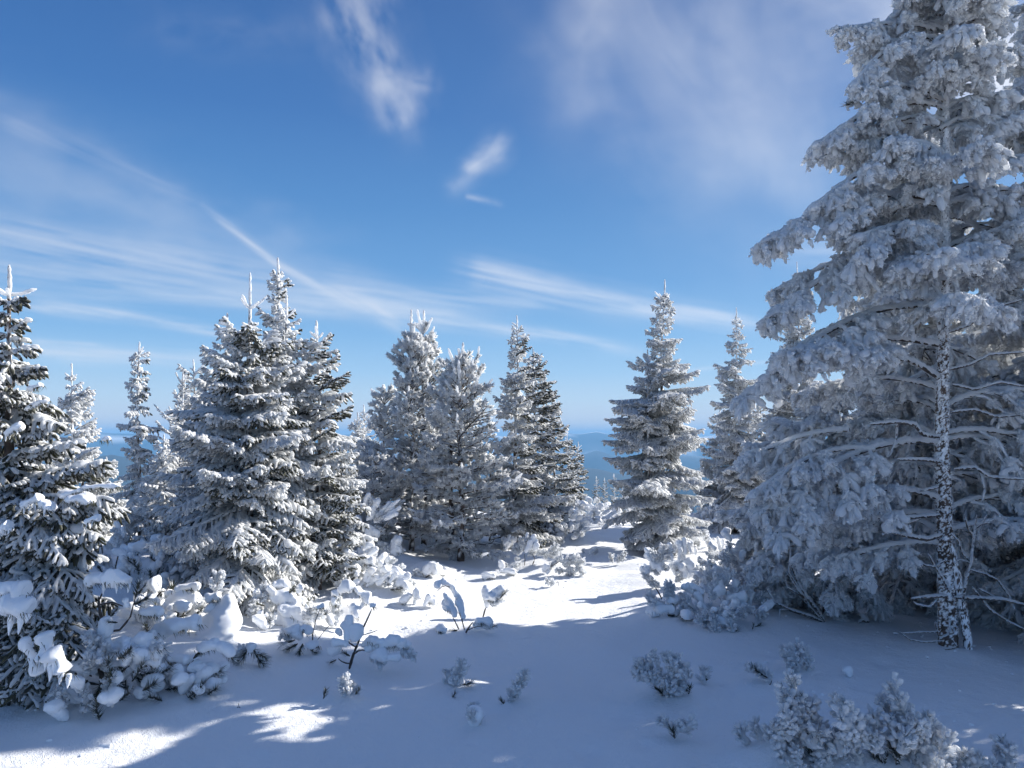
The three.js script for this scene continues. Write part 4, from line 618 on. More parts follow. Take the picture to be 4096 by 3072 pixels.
shrub({ seed: 126, at: [1680, 2425], label: 'low snow-smothered shoots like knuckles on the near edge of the clearing', shoots: [[1620, 2420, 1640, 2375, FI], [1660, 2415, 1665, 2365, FI], [1700, 2425, 1720, 2380, FI], [1720, 2420, 1745, 2385, FI]], pads: [[1600, 2410, 1650, 2380, 20], [1650, 2375, 1690, 2385, 24], [1700, 2395, 1750, 2410, 24]] });
shrub({ seed: 127, at: [1560, 2360], label: 'mass of fat snow fingers between the big clump and the clearing', shoots: [[1440, 2350, 1495, 2275, FI], [1470, 2350, 1520, 2310, C], [1510, 2340, 1562, 2290, FI], [1560, 2330, 1590, 2290, FI], [1590, 2330, 1640, 2300, FI], [1600, 2340, 1655, 2340, RI], [1540, 2350, 1560, 2320, RI], [1560, 2360, 1620, 2355, B]], pads: [[1460, 2330, 1495, 2280, 22], [1520, 2325, 1560, 2292, 20], [1560, 2290, 1640, 2315, 32, 0.05], [1580, 2340, 1650, 2350, 28]] });
shrub({ seed: 128, at: [1725, 2308], label: 'pyramid of snow over a dwarf pine, dark needles at its foot', shoots: [[1680, 2300, 1655, 2310, B], [1720, 2300, 1700, 2310, B], [1760, 2300, 1775, 2305, B], [1690, 2290, 1660, 2295, RI]], pads: [[1690, 2290, 1770, 2280, 30], [1715, 2268, 1755, 2262, 24]] });
// --- fingers of snow at the right foot of the big clump
shrub({ seed: 129, at: [1560, 2240], label: 'dwarf pine whose shoots reach right like snow-gloved fingers', stems: [{ p: [[1450, 2200], [1520, 2130], [1560, 2080]], r: 0.012 }], shoots: [[1490, 2060, 1520, 2000, C], [1460, 2030, 1480, 1975, C], [1520, 2060, 1560, 2010, FI], [1540, 2050, 1598, 2000, FI], [1550, 2070, 1602, 2030, FI], [1540, 2080, 1590, 2055, FI], [1500, 2090, 1545, 2065, FI], [1490, 2110, 1535, 2130, RI], [1470, 2080, 1500, 2050, FI], [1560, 2190, 1590, 2145, FI], [1590, 2190, 1605, 2150, FI], [1560, 2210, 1520, 2170, RI], [1580, 2220, 1615, 2200, RI], [1500, 2210, 1470, 2160, C], [1530, 2220, 1550, 2180, RI]], pads: [[1570, 2180, 1605, 2150, 22], [1480, 2050, 1510, 2010, 24], [1560, 2210, 1610, 2200, 24], [1430, 2200, 1500, 2220, 30], [1460, 2130, 1520, 2140, 26], [1390, 2120, 1440, 2070, 26], [1300, 2080, 1370, 2040, 24]], fill: 1 });
shrub({ seed: 130, at: [1440, 2330], label: 'snow-heaped dwarf pine tucked against the right foot of the big clump', auto: { n: 26, w: 150, h: 150, d: 0.25, l: 0.14, kinds: [C, C, FI, RI] }, pads: [[1380, 2290, 1450, 2260, 30], [1420, 2240, 1500, 2250, 28], [1330, 2330, 1400, 2320, 28], [1480, 2300, 1540, 2310, 24]] });
// --- lit bushes in the clearing
shrub({ seed: 131, at: [2130, 2258], label: 'bright rime-tufted bush on dark crooked stems, middle of the sunny clearing', stems: [{ p: [[2098, 2262], [2100, 2240], [2098, 2215]], r: 0.006, rime: 0.2 }, { p: [[2130, 2260], [2140, 2235], [2130, 2218]], r: 0.008, rime: 0.2 }], shoots: [[2080, 2220, 2060, 2180, RI], [2090, 2200, 2080, 2150, RI], [2100, 2180, 2110, 2132, FI], [2120, 2200, 2140, 2140, FI], [2140, 2200, 2150, 2160, C], [2070, 2210, 2055, 2200, RI], [2110, 2225, 2140, 2210, RI], [2150, 2225, 2165, 2205, RI], [2190, 2220, 2230, 2180, RI], [2200, 2225, 2250, 2200, RI], [2175, 2235, 2200, 2215, RI], [2080, 2245, 2062, 2240, RI]], fill: 1 });
shrub({ seed: 132, at: [2250, 2300], label: 'arched comb of rimed twigs right of the bright bush in the clearing', stems: [{ p: [[2190, 2275], [2240, 2245], [2300, 2230]], r: 0.006, rime: 0.6 }], shoots: [[2190, 2280, 2250, 2235, RI], [2240, 2250, 2310, 2230, RI], [2290, 2240, 2335, 2250, RI], [2300, 2260, 2330, 2295, RI], [2270, 2265, 2290, 2300, RI], [2240, 2275, 2250, 2290, B], [2180, 2290, 2200, 2265, C]], fill: 1 });
shrub({ seed: 133, at: [2030, 2305], label: 'small rimed sprig on the left side of the clearing beside a smooth snow hump', stems: [{ p: [[2052, 2304], [2060, 2285], [2050, 2270]], r: 0.004, rime: 0.2 }], shoots: [[2010, 2290, 2000, 2245, FI], [2020, 2290, 2025, 2255, RI], [2040, 2280, 2080, 2260, RI], [2000, 2290, 2060, 2288, C], [2030, 2300, 2060, 2300, RI]] });
shrub({ seed: 134, at: [1955, 2318], label: 'smooth snow hump left of the small rimed sprig', name: 'snow_hump', cat: 'snow hump', pads: [[1928, 2312, 1985, 2300, 20]] });
shrub({ seed: 135, at: [2215, 2346], label: 'lone grey twig lying on the brightest snow', stems: [{ p: [[2232, 2345], [2236, 2330], [2225, 2322]], r: 0.003, rime: 0.8 }, { p: [[2232, 2330], [2205, 2335], [2185, 2328]], r: 0.003, rime: 0.8 }], shoots: [[2220, 2335, 2190, 2330, RI]] });
shrub({ seed: 136, at: [2360, 2222], label: 'small snowy tuft in the shade stripe before the gap', shoots: [[2335, 2215, 2330, 2200, RI], [2360, 2215, 2375, 2192, FI], [2375, 2218, 2390, 2205, RI]] });
shrub({ seed: 137, at: [2475, 2258], label: 'small rimed sprig right of the shade stripe before the gap', shoots: [[2450, 2252, 2442, 2220, RI], [2470, 2252, 2480, 2230, RI], [2490, 2250, 2503, 2212, RI]] });
shrub({ seed: 138, at: [1835, 2240], label: 'snow-dusted tuft at the foot of the dark pine trunks', shoots: [[1815, 2235, 1820, 2190, RI], [1840, 2235, 1850, 2195, RI], [1850, 2238, 1865, 2210, RI], [1825, 2238, 1812, 2215, RI]], fill: 1 });
shrub({ seed: 139, at: [2040, 2200], label: 'snowy hump of shoots between the pines and the bright bush', shoots: [[2015, 2195, 2010, 2150, C], [2035, 2190, 2040, 2140, FI], [2055, 2190, 2065, 2150, FI], [2025, 2200, 2045, 2170, C]], pads: [[2012, 2180, 2060, 2160, 24]] });
shrub({ seed: 140, at: [2150, 2150], label: 'bushy snow-capped dwarf pine at the foot of the slim frosted spire', auto: { n: 22, w: 90, h: 110, d: 0.35, l: 0.13, kinds: [C, FI, RI, B] } });
shrub({ seed: 141, at: [2270, 2160], label: 'snow-pillowed dwarf pine at the foot of the dark spruce', auto: { n: 24, w: 70, h: 130, d: 0.4, l: 0.14, kinds: [C, C, FI, RI] }, pads: [[2225, 2145, 2270, 2140, 18], [2280, 2150, 2315, 2145, 16]] });
shrub({ seed: 142, at: [2370, 2110], label: 'rounded snow-pillowed dwarf pine filling the gap below the view', auto: { n: 60, w: 95, h: 130, d: 0.6, l: 0.19, kinds: [C, C, FI, C, RI] }, pads: [[2290, 2060, 2330, 2030, 16], [2330, 2085, 2380, 2075, 20], [2340, 2040, 2380, 2030, 16], [2390, 2090, 2430, 2080, 16]] });
shrub({ seed: 143, at: [2500, 2090], label: 'snowy dwarf pine behind the left foot of the broad frosted spruce', auto: { n: 36, w: 90, h: 120, d: 0.6, l: 0.2, kinds: [C, FI, RI] } });
// --- right bank
shrub({ seed: 151, at: [2650, 2350], label: 'sprawling dwarf pine on the right bank, sunlit finger shoots along its top', fill: 1, stems: [{ p: [[2660, 2420], [2645, 2390], [2632, 2355]], r: 0.006, rime: 0.15 }], shoots: [[2615, 2245, 2580, 2195, FI], [2625, 2250, 2600, 2210, RI], [2650, 2240, 2660, 2188, RI], [2690, 2240, 2680, 2172, FI], [2735, 2240, 2712, 2168, FI], [2745, 2215, 2740, 2152, FI], [2770, 2210, 2765, 2165, FI], [2600, 2290, 2575, 2260, C], [2620, 2345, 2570, 2300, RI], [2610, 2350, 2590, 2310, RI], [2670, 2280, 2640, 2250, C], [2700, 2300, 2680, 2250, C], [2740, 2310, 2720, 2260, C], [2780, 2300, 2760, 2250, RI], [2700, 2330, 2740, 2310, RI], [2800, 2290, 2830, 2270, C], [2640, 2300, 2610, 2280, RI]], pads: [[2690, 2260, 2790, 2270, 30], [2740, 2300, 2830, 2280, 32], [2600, 2260, 2650, 2270, 26]] });
shrub({ seed: 152, at: [2650, 2470], label: 'layered rimed dwarf pine low on the right bank with a bare dark stick', fill: 1, stems: [{ p: [[2648, 2398], [2635, 2370], [2620, 2350]], r: 0.008, rime: 0.1 }], shoots: [[2630, 2420, 2590, 2380, RI], [2650, 2430, 2600, 2420, C], [2680, 2410, 2680, 2350, RI], [2690, 2430, 2720, 2400, C], [2670, 2460, 2720, 2465, B], [2640, 2460, 2600, 2460, C], [2700, 2460, 2735, 2440, RI], [2660, 2390, 2685, 2335, RI]], pads: [[2620, 2440, 2700, 2440, 24], [2665, 2395, 2710, 2410, 20]] });
shrub({ seed: 153, at: [2860, 2240], label: 'single stout snow-wrapped shoot leaning left on top of the right bank', shoots: [[2868, 2240, 2826, 2174, RI], [2872, 2230, 2840, 2185, RI], [2880, 2240, 2890, 2215, B]] });
shrub({ seed: 154, at: [2885, 2206], label: 'sunlit bunch of snow fingers behind the stout leaning shoot', shoots: [[2850, 2190, 2832, 2150, FI], [2880, 2200, 2870, 2150, FI], [2890, 2200, 2895, 2160, FI], [2910, 2205, 2915, 2180, FI]] });
shrub({ seed: 155, at: [2900, 2460], label: 'rimed dwarf pine heaped with snow left of the fallen dead boughs', auto: { n: 40, w: 150, h: 170, d: 0.3, l: 0.15, kinds: [C, RI, RI, FI] }, pads: [[2840, 2390, 2900, 2350, 30], [2900, 2400, 2990, 2390, 34], [2950, 2440, 3010, 2430, 26]] });
shrub({ seed: 156, at: [3010, 2380], label: 'broad mound of rimed dwarf pine under the low left boughs of the big tree', auto: { n: 90, w: 190, h: 300, d: 0.45, l: 0.17, kinds: [C, RI, RI, FI] }, pads: [[2930, 2280, 3000, 2250, 34], [3000, 2310, 3090, 2300, 38], [2960, 2190, 3020, 2170, 28], [3060, 2220, 3130, 2200, 30]] });
shrub({ seed: 157, at: [2752, 2490], label: 'flat dark tuft in the snow below the right bank', shoots: [[2780, 2480, 2725, 2478, B], [2770, 2475, 2730, 2470, C]] });
shrub({ seed: 158, at: [2785, 2382], label: 'small dark-ribbed tuft half buried high on the right bank', shoots: [[2770, 2382, 2800, 2354, B], [2780, 2380, 2802, 2362, C]] });
shrub({ seed: 159, at: [2890, 2525], label: 'straggling rimed tufts in the snow left of the fallen dead boughs', shoots: [[2860, 2535, 2850, 2475, RI], [2870, 2545, 2840, 2540, RI], [2930, 2530, 2915, 2470, RI], [2935, 2545, 2950, 2520, B]] });
shrub({ seed: 160, at: [3015, 2515], label: 'wisp of dark needles in the snow beside the fallen dead boughs', shoots: [[3010, 2518, 3018, 2498, B], [3020, 2508, 3042, 2504, B]] });
shrub({ seed: 161, at: [2840, 2120], label: 'snow-buried dwarf pines behind the right bank', auto: { n: 60, w: 170, h: 150, d: 0.6, l: 0.2, kinds: [C, C, FI] }, pads: [[2720, 2090, 2800, 2070, 24], [2820, 2070, 2900, 2050, 26], [2890, 2100, 2960, 2090, 24]] });
shrub({ seed: 162, at: [3070, 2080], label: 'snowy thicket in the deep shade behind the big rimed tree', auto: { n: 70, w: 130, h: 240, d: 0.6, l: 0.2, kinds: [C, RI, FI] }, pads: [[2990, 2020, 3050, 1990, 24], [3050, 2050, 3120, 2040, 26]] });
shrub({ seed: 163, at: [2525, 2200], label: 'little upright snow finger at the left foot of the broad frosted spruce', shoots: [[2530, 2198, 2522, 2160, FI], [2515, 2200, 2505, 2180, C], [2540, 2200, 2555, 2185, C]] });
shrub({ seed: 164, at: [2720, 2175], label: 'low snowed-in shoots at the right foot of the broad frosted spruce', auto: { n: 26, w: 130, h: 70, d: 0.4, l: 0.14, kinds: [C, RI, FI] } });
// --- left side
shrub({ seed: 171, at: [420, 2800], auto: { n: 34, w: 170, h: 330, d: 0.3, l: 0.17, kinds: [B, C, C, RI] }, label: 'tall dwarf pine, crooked dark trunk under a wide snow cap, left of the big clump', fill: 0, stems: [{ p: [[408, 2790], [406, 2710], [398, 2655], [428, 2615], [423, 2545], [413, 2500], [398, 2446], [393, 2386]], r: 0.018, rime: 0.15 }, { p: [[400, 2418], [450, 2410], [497, 2428]], r: 0.007, rime: 0.2 }, { p: [[410, 2712], [467, 2700], [517, 2665]], r: 0.010, rime: 0.2 }, { p: [[418, 2530], [480, 2520], [520, 2470], [540, 2390]], r: 0.008, rime: 0.1 }, { p: [[396, 2400], [410, 2370], [415, 2340]], r: 0.006, rime: 0.1 }, { p: [[300, 2690], [340, 2730], [400, 2740]], r: 0.012, rime: 0.2 }],
  shoots: [[540, 2395, 560, 2330, B], [550, 2380, 580, 2340, B], [530, 2420, 590, 2400, B], [440, 2470, 470, 2440, B], [500, 2430, 495, 2400, C], [470, 2490, 430, 2490, B], [510, 2670, 560, 2710, B], [530, 2690, 600, 2700, B], [540, 2700, 570, 2750, B], [350, 2720, 330, 2790, B], [400, 2740, 380, 2820, B], [420, 2760, 450, 2830, B], [360, 2780, 330, 2840, B], [450, 2660, 420, 2680, C], [460, 2590, 520, 2570, C], [540, 2580, 600, 2570, C], [600, 2590, 650, 2600, RI], [480, 2610, 540, 2620, RI], [560, 2620, 640, 2630, C], [380, 2580, 340, 2620, B], [370, 2540, 330, 2570, C], [450, 2720, 500, 2760, B]],
  pads: [[340, 2330, 420, 2310, 36], [410, 2315, 520, 2325, 42, 0, 6], [430, 2600, 530, 2590, 36, 0, 3], [520, 2580, 650, 2600, 36, 0, 4], [560, 2640, 640, 2660, 28], [415, 2670, 490, 2655, 28], [560, 2450, 650, 2455, 28, 0.2], [610, 2530, 800, 2490, 42, 0.3, 4], [560, 2560, 620, 2540, 26, 0.2]] });
shrub({ seed: 172, at: [740, 2755], auto: { n: 16, w: 130, h: 120, d: 0.2, l: 0.15, kinds: [B, C, C] }, label: 'low arching dwarf pine shoot drooping over the shaded snow, left foreground', stems: [{ p: [[755, 2752], [735, 2715], [733, 2690], [775, 2640]], r: 0.008, rime: 0.2 }, { p: [[740, 2745], [780, 2730], [800, 2720]], r: 0.005, rime: 0.2 }, { p: [[637, 2796], [605, 2740], [572, 2695]], r: 0.009, rime: 0.15 }, { p: [[640, 2790], [665, 2770], [690, 2765]], r: 0.005, rime: 0.1 }], shoots: [[772, 2635, 820, 2590, B], [800, 2605, 870, 2590, C], [860, 2590, 930, 2625, C], [880, 2600, 925, 2640, B], [760, 2680, 830, 2690, C], [820, 2690, 880, 2690, B], [790, 2720, 840, 2735, B], [640, 2740, 700, 2740, RI], [660, 2760, 700, 2755, B], [630, 2700, 690, 2690, C], [680, 2640, 750, 2650, C]], pads: [[790, 2595, 880, 2575, 24], [800, 2675, 875, 2680, 26], [650, 2700, 720, 2700, 26], [670, 2630, 750, 2645, 26]] });
shrub({ seed: 173, at: [1000, 2665], label: 'drooping two-sided pine tuft shaped like an open umbrella, left of the dark brush', shoots: [[1000, 2590, 955, 2650, B], [1005, 2590, 1050, 2660, B], [1000, 2600, 960, 2600, RI], [1010, 2600, 1060, 2640, B], [1000, 2610, 1015, 2578, C], [985, 2600, 945, 2630, RI]] });
shrub({ seed: 174, at: [900, 2545], name: 'snow_covered_sapling', label: 'smooth steep cone of snow over a sapling, its right side sunlit', pads: [[832, 2420, 870, 2480, 36], [825, 2400, 880, 2385, 26]], cone: true });
shrub({ seed: 175, at: [480, 2300], label: 'snow-sleeved upright pine shoots catching the sun behind the crooked dark trunk', stems: [{ p: [[450, 2320], [465, 2250], [480, 2190]], r: 0.01 }], shoots: [[482, 2195, 472, 2130, FI], [475, 2140, 465, 2088, FI], [490, 2150, 492, 2110, FI], [470, 2190, 440, 2160, C], [480, 2265, 565, 2245, FI], [490, 2280, 560, 2262, C], [440, 2270, 410, 2220, C], [380, 2260, 372, 2130, B], [390, 2230, 400, 2150, B], [480, 2230, 520, 2210, C], [440, 2230, 400, 2250, RI], [400, 2280, 360, 2240, B]], pads: [[385, 2245, 420, 2235, 22]], fill: 1 });
shrub({ seed: 176, at: [570, 2200], label: 'snow-balled pine shoots beside the frosted young trees, left of the big clump', shoots: [[560, 2040, 550, 1970, FI], [575, 2030, 590, 1975, FI], [565, 2060, 600, 2030, FI], [530, 2100, 595, 2065, FI], [580, 2110, 600, 2080, FI], [590, 2130, 655, 2085, C], [530, 2080, 520, 2030, RI], [570, 2140, 620, 2140, C], [650, 2140, 660, 2110, FI], [550, 2130, 500, 2110, RI]], fill: 1, stems: [{ p: [[560, 2200], [560, 2120], [560, 2040]], r: 0.01 }] });
shrub({ seed: 177, at: [640, 2330], label: 'snow-buried dwarf pine in the shaded hollow left of the big clump', auto: { n: 50, w: 140, h: 230, d: 0.4, l: 0.17, kinds: [C, C, FI, B] }, pads: [[520, 2200, 600, 2180, 40], [560, 2260, 640, 2280, 40], [620, 2190, 700, 2210, 36], [640, 2340, 720, 2320, 36]] });
shrub({ seed: 178, at: [680, 2480], auto: { n: 30, w: 150, h: 130, d: 0.3, l: 0.16, kinds: [B, C, C, FI] }, label: 'snow hummock with tangled bare twigs before the left foot of the big clump', stems: [{ p: [[600, 2420], [650, 2360], [700, 2390]], r: 0.007, rime: 0.5 }, { p: [[640, 2380], [610, 2340], [600, 2320]], r: 0.004, rime: 0.3 }, { p: [[660, 2370], [680, 2340], [670, 2310]], r: 0.004, rime: 0.3 }, { p: [[660, 2440], [700, 2420], [710, 2390]], r: 0.005, rime: 0.3 }], pads: [[560, 2360, 640, 2330, 36], [660, 2440, 800, 2400, 56], [700, 2360, 800, 2345, 28], [600, 2480, 680, 2470, 30]], shoots: [[700, 2470, 760, 2460, B], [640, 2440, 690, 2430, B], [780, 2440, 820, 2420, RI]] });
shrub({ seed: 179, at: [1130, 2500], label: 'bell of snow hanging over the front foot of the big clump', pads: [[1080, 2385, 1200, 2410, 36, 0.05, 6], [1110, 2430, 1240, 2490, 40, 0, 7], [1080, 2480, 1260, 2520, 36], [1090, 2340, 1160, 2350, 28, 0.1]], auto: { n: 24, w: 130, h: 190, d: 0.22, l: 0.15, kinds: [RI, RI, C, B] }, shoots: [[1080, 2500, 1060, 2450, RI], [1110, 2500, 1100, 2450, RI], [1180, 2430, 1200, 2480, RI]] });
shrub({ seed: 180, at: [960, 2610], label: 'crumb of needles lying on the snow near the open-umbrella tuft', shoots: [[945, 2690, 955, 2670, B]] });
shrub({ seed: 181, at: [950, 2830], label: 'little dark twig tip above the sun streaks in the left foreground', stems: [{ p: [[940, 2840], [955, 2825], [952, 2812]], r: 0.003, rime: 0.4 }, { p: [[955, 2828], [965, 2835]], r: 0.003, rime: 0.4 }] });
shrub({ seed: 182, at: [425, 2985], name: 'snow_lump', label: 'small sunlit snow lump among the light streaks, lower left', cat: 'snow lump', pads: [[400, 2990, 445, 2990, 16]] });
// --- heavy cushions on the lowest boughs of the left-edge spruce, and the dark boughs under them
{
  const rnd = rng(900), f = T1.foot, g = T1.g, P = (x, y, d) => at(x, y, d);
  for (const [x0, y0, x1, y1, d, w, fr] of [[-10, 2370, 110, 2360, 4.25, 70, 0], [10, 2430, 120, 2440, 4.2, 75, 7], [170, 2530, 190, 2640, 4.15, 62, 0], [200, 2600, 260, 2690, 4.1, 60, 8], [90, 2030, 170, 1990, 4.55, 34, 4], [160, 2010, 215, 2040, 4.5, 30, 3], [260, 2000, 370, 2000, 4.5, 34, 0], [330, 1950, 480, 1945, 4.6, 17, 0], [240, 1990, 330, 1960, 4.6, 20, 0], [0, 2130, 40, 2100, 4.4, 34, 3], [340, 2090, 400, 2070, 4.4, 28, 3], [410, 1760, 440, 1755, 5, 16, 0], [20, 1740, 90, 1700, 4.7, 26, 3], [110, 1560, 170, 1540, 4.8, 18, 0], [100, 1640, 190, 1600, 4.8, 20, 0], [90, 2550, 160, 2700, 4.2, 40, 0]])
    pad(g, f, P(x0, y0, d), P(x1, y1, d), w * d / FOCAL, rnd, 0.6, fr);
  const bough = (x0, y0, x1, y1, d, style) => { const a = P(x0, y0, d + 0.15), b = P(x1, y1, d), v = sub(b, a), sp = spray(style, len(v), rnd()), m = part('branch', sp.geo, M.plant, T1.crown); m.position.set(...sub(a, f)); m.quaternion.copy(frame(v)); m.scale.setScalar(sp.scale); };
  for (let k = 0; k < 26; k++) { const x = -20 + rnd() * 200, y = 2380 + rnd() * 300; bough(x, y, x + 60 + rnd() * 120, y + 90 + rnd() * 170, 4.3 + rnd() * 0.4, 'dark'); }
  for (let k = 0; k < 16; k++) { const x = 20 + rnd() * 160, y = 2050 + rnd() * 330; bough(x, y, x + 160 + rnd() * 160, y + 40 + rnd() * 120, 4.4 + rnd() * 0.5, 'green'); }
  bough(30, 2010, 480, 1930, 4.7, 'green'); bough(40, 1960, 420, 1770, 4.9, 'green'); bough(20, 2060, 430, 2080, 4.6, 'green'); bough(30, 1830, 330, 1720, 4.9, 'snowy');
}
// --- dead rimed boughs on the lower trunk of the big tree, and one twist of dark needles left bare
{
  const rnd = rng(901), f = R1.foot, g = R1.g, P = (x, y, d = 5.68) => at(x, y, d);
  for (const [r, ...pts] of [
    [0.016, [3760, 2062], [3680, 2070], [3610, 2075], [3540, 2060], [3478, 2026]], [0.011, [3690, 2072], [3660, 2085], [3632, 2098]], [0.018, [3770, 2142], [3710, 2160], [3650, 2150], [3600, 2140], [3548, 2126]],
    [0.013, [3850, 2420], [3862, 2340], [3885, 2260], [3893, 2180], [3908, 2062]], [0.009, [3893, 2150], [3870, 2110], [3858, 2060]], [0.008, [3898, 2120], [3930, 2095], [3950, 2060]], [0.006, [3925, 2098], [3965, 2090]], [0.009, [3885, 2250], [3850, 2215], [3835, 2165], [3806, 2135]], [0.008, [3888, 2255], [3840, 2240], [3820, 2255]],
    [0.012, [3800, 2370], [3770, 2310], [3735, 2260], [3714, 2220]], [0.009, [3745, 2270], [3700, 2262], [3675, 2245]], [0.008, [3745, 2265], [3785, 2240]], [0.013, [3790, 2385], [3700, 2390], [3645, 2398]], [0.009, [3750, 2400], [3720, 2430], [3670, 2420], [3655, 2410]],
    [0.015, [3820, 2392], [3920, 2395], [4010, 2400], [4110, 2425]], [0.010, [3890, 2350], [3960, 2440], [4020, 2480], [4100, 2520]], [0.008, [3915, 2355], [3970, 2385], [4005, 2400]], [0.009, [3880, 2280], [3950, 2300], [3990, 2320]], [0.008, [3990, 2320], [4040, 2390], [4060, 2440]],
    [0.010, [3760, 2560], [3800, 2535], [3800, 2490]], [0.008, [3755, 2545], [3745, 2510], [3742, 2490]], [0.007, [3770, 2565], [3700, 2570], [3640, 2560], [3600, 2530]], [0.007, [3760, 2530], [3690, 2530], [3610, 2535]], [0.008, [3780, 2600], [3830, 2590], [3810, 2560]],
    [0.015, [3765, 1850], [3690, 1840], [3590, 1840]], [0.018, [3760, 1750], [3690, 1740], [3660, 1700], [3590, 1690], [3480, 1700]], [0.010, [3590, 1690], [3585, 1760], [3560, 1830]], [0.011, [3755, 1950], [3700, 1962], [3680, 1965]],
    [0.014, [3820, 1880], [3900, 1870], [3960, 1910], [4100, 1920]], [0.012, [3810, 1650], [3900, 1640], [3990, 1670], [4100, 1660]], [0.012, [3800, 1480], [3880, 1460], [3960, 1420], [4100, 1410]], [0.012, [3810, 1540], [3900, 1560], [4000, 1530], [4110, 1550]], [0.012, [3800, 1330], [3880, 1300], [3950, 1240], [4090, 1200]], [0.01, [3920, 1880], [3940, 1960], [3930, 2010]],
  ]) stick(g, f, pts.map(([x, y], k) => P(x, y, 5.7 - 0.05 * k * (rnd() - 0.2))), r * 0.8, rnd, 1.15, 'dead_branch');
  // the long boughs that stand out of its left side
  for (const [x0, y0, x1, y1, dz] of [[3740, 120, 3355, 95, -0.1], [3740, 150, 3378, 290, -0.25], [3745, 420, 3235, 525, -0.1], [3745, 500, 3225, 575, 0.1], [3745, 640, 3220, 765, -0.2], [3750, 800, 2995, 905, -0.1], [3750, 1010, 3005, 1215, 0], [3755, 1020, 3050, 1110, 0.3], [3755, 1230, 3020, 1430, -0.2], [3755, 1380, 2860, 1500, 0.2], [3400, 1720, 2955, 1825, 0.4], [3500, 1800, 2990, 1915, 0], [3745, 380, 3440, 330, -0.3], [3760, 60, 4020, 40, 0.1], [3760, 250, 4110, 190, 0], [3760, 520, 4090, 420, -0.1]]) {
    const a = P(x0, y0, 5.75), b = P(x1, y1, 5.75 + dz), v = sub(b, a), L = len(v), sp = spray('heavy', Math.min(1.5, L), rnd()), m = part('branch', sp.geo, M.plant, R1.crown);
    m.position.set(...sub(a, f)); m.quaternion.copy(frame(v)); m.scale.setScalar(sp.scale);
  }
  const t = shoot(g, f, P(3440, 405, 5.65), P(3385, 420, 5.65), B, rnd); t.name = 'bare_tuft';
  { // rime grown on the bark in grains and feathers
    const K = new Kit();
    for (let k = 0; k < 5200; k++) {
      const y = 0.12 + 3.9 * Math.pow(rnd(), 0.9), a = rnd() * 6.283, c = R1.axis(y), q = mix(0.064, 0.006, Math.pow(y / R1.height, 0.85));
      if (fbm(Math.cos(a) * 2.2 + 5, y * 9, Math.sin(a) * 2.2, 3) < 0.40 + 0.12 * sstep(0.7, 0.1, y)) continue;
      const b = [c[0] + Math.cos(a) * q, y, c[2] + Math.sin(a) * q];
      if (rnd() < 0.6) K.knob(b, 0.004 + 0.006 * rnd(), rnd); else K.spike(b, unit([Math.cos(a), 0.5 * (rnd() - 0.3), Math.sin(a)]), 0.014 + 0.012 * rnd(), 0.004, RIME);
    }
    part('rime', K.geo(), M.plant, g);
  }
  // the second, thinner stem at its foot
  const k2 = trunkKit([[0.125, -0.02, 0.04], [0.105, 0.2, 0.04], [0.075, 0.45, 0.03], [0.03, 0.8, 0.0]], 0.028, 0.03, rnd, () => 0.5, true);
  const m = part('trunk', k2.geo(), M.wood, g); m.name = 'side_stem';
}
// --- fallen dead boughs fanned out of the snow
function fan(label, base, d, arms) {
  const rnd = rng(base[0]), foot = ground(...base), g = thing('dead_bough', foot, label, 'dead bough'), k = d ?? -foot[2];
  for (const [r, ...pts] of arms) stick(g, foot, [[base[0], base[1] + 4], ...pts].map(([x, y], j) => at(x, y, k + (rnd() - 0.3) * 0.05 * j)), r, rnd, 1.1, 'bare_branch');
  return g;
}
fan('fan of rime-furred dead boughs sprawling from the snow left of the big trunk', [3300, 2488], null, [[0.016, [3250, 2440], [3200, 2370], [3160, 2310], [3125, 2265]], [0.013, [3270, 2440], [3230, 2390], [3190, 2330], [3165, 2260], [3162, 2200]], [0.010, [3240, 2465], [3160, 2440], [3100, 2410], [3065, 2355]], [0.008, [3200, 2380], [3150, 2350], [3140, 2310], [3165, 2290]], [0.008, [3180, 2330], [3155, 2290], [3160, 2240]], [0.007, [3240, 2430], [3215, 2370], [3175, 2360]], [0.006, [3150, 2440], [3120, 2440], [3118, 2480]], [0.007, [3260, 2450], [3220, 2400], [3210, 2360]]]);
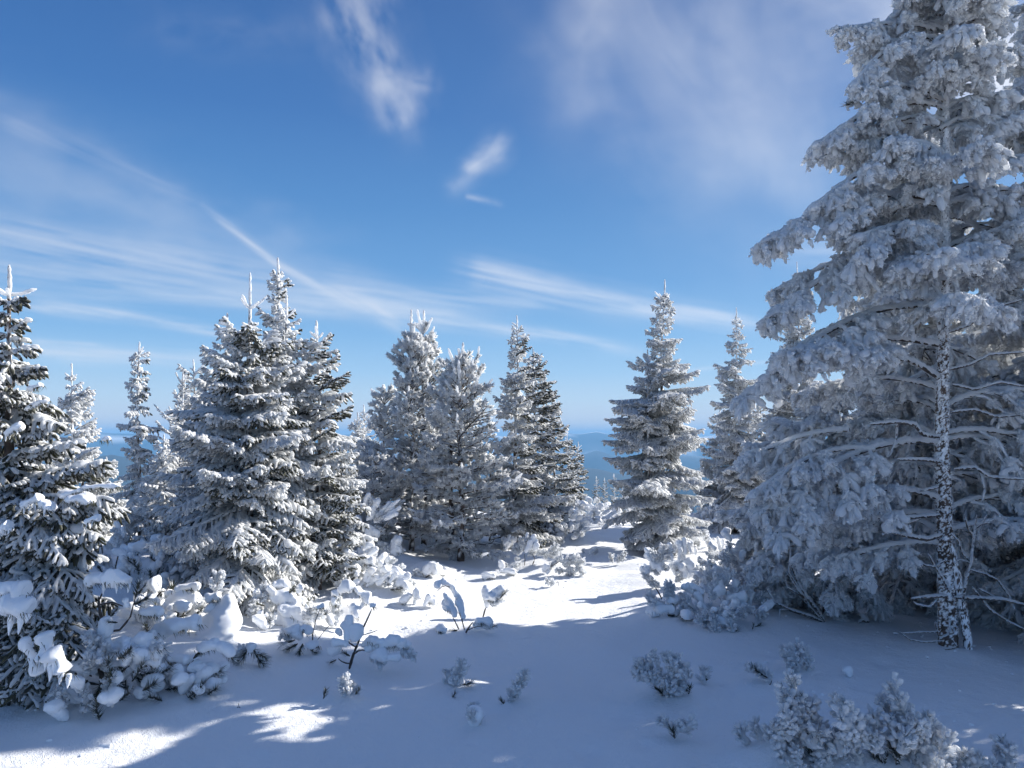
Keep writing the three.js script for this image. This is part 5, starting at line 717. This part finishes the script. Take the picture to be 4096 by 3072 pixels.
fan('tangle of rime-furred dead boughs in the dark hollow under the big tree', [3455, 2345], null, [[0.012, [3420, 2310], [3370, 2260], [3345, 2200], [3310, 2120], [3295, 2080]], [0.010, [3400, 2300], [3350, 2250], [3290, 2190], [3245, 2140]], [0.009, [3400, 2330], [3330, 2320], [3280, 2300], [3260, 2330]], [0.008, [3380, 2290], [3320, 2290], [3250, 2285]], [0.009, [3410, 2290], [3360, 2290], [3310, 2330]], [0.007, [3345, 2210], [3290, 2220], [3250, 2180]], [0.008, [3340, 2370], [3300, 2350], [3295, 2320]], [0.007, [3350, 2240], [3330, 2180], [3340, 2140]]]);
fan('short charred-looking stub sticking out of the snow before the big trunk', [3475, 2490], null, [[0.022, [3455, 2475], [3440, 2462]], [0.012, [3450, 2480], [3436, 2495]]]);
fan('thin dark stub leaning in the snow just left of the big trunk', [3508, 2452], null, [[0.013, [3490, 2430], [3476, 2418]]]);
fan('dark broken branch slanting from under the rimed skirt left of the big trunk', [3620, 2450], null, [[0.011, [3590, 2425], [3550, 2395]]]);

// crumbs of snow and needles shaken from the trees
{
  const rnd = rng(905), K = new Kit(), N = 700, im = new THREE.InstancedMesh((K.lump([0, 0, 0], [1, 0.7, 1], { D: 1, amp: 0.3, seed: 4 }), K.geo()), M.snow, N), m = new THREE.Matrix4(), q = new THREE.Quaternion(), e = new THREE.Euler();
  for (let k = 0; k < N; k++) {
    const t = [[3.1, -5.8, 1.7], [-2.2, -6.2, 1.6], [-3.2, -4.8, 1.3], [-0.6, -9.5, 1.6], [2.0, -10.5, 1.6], [0.3, -6, 3.5]][k % 6], a = rnd() * 6.28, r = Math.sqrt(rnd()) * t[2], x = t[0] + Math.cos(a) * r, z = t[1] + Math.sin(a) * r, s = 0.004 + 0.013 * rnd() * rnd();
    m.compose(new THREE.Vector3(x, H(x, z) + s * 0.1, z), q.setFromEuler(e.set(0, rnd() * 6, rnd() - 0.5)), new THREE.Vector3(s, s, s * (0.7 + 0.6 * rnd()))); im.setMatrixAt(k, m);
  }
  im.name = 'snow_crumbs'; tag(im, 'loose crumbs of snow shaken from the trees onto the smooth cover', 'snow crumbs', null, 'stuff'); scene.add(im);
}
for (const o of scene.children) o.traverse((q) => { if (q.isMesh) q.castShadow = q.receiveShadow = true; });
renderer.render(scene, camera);
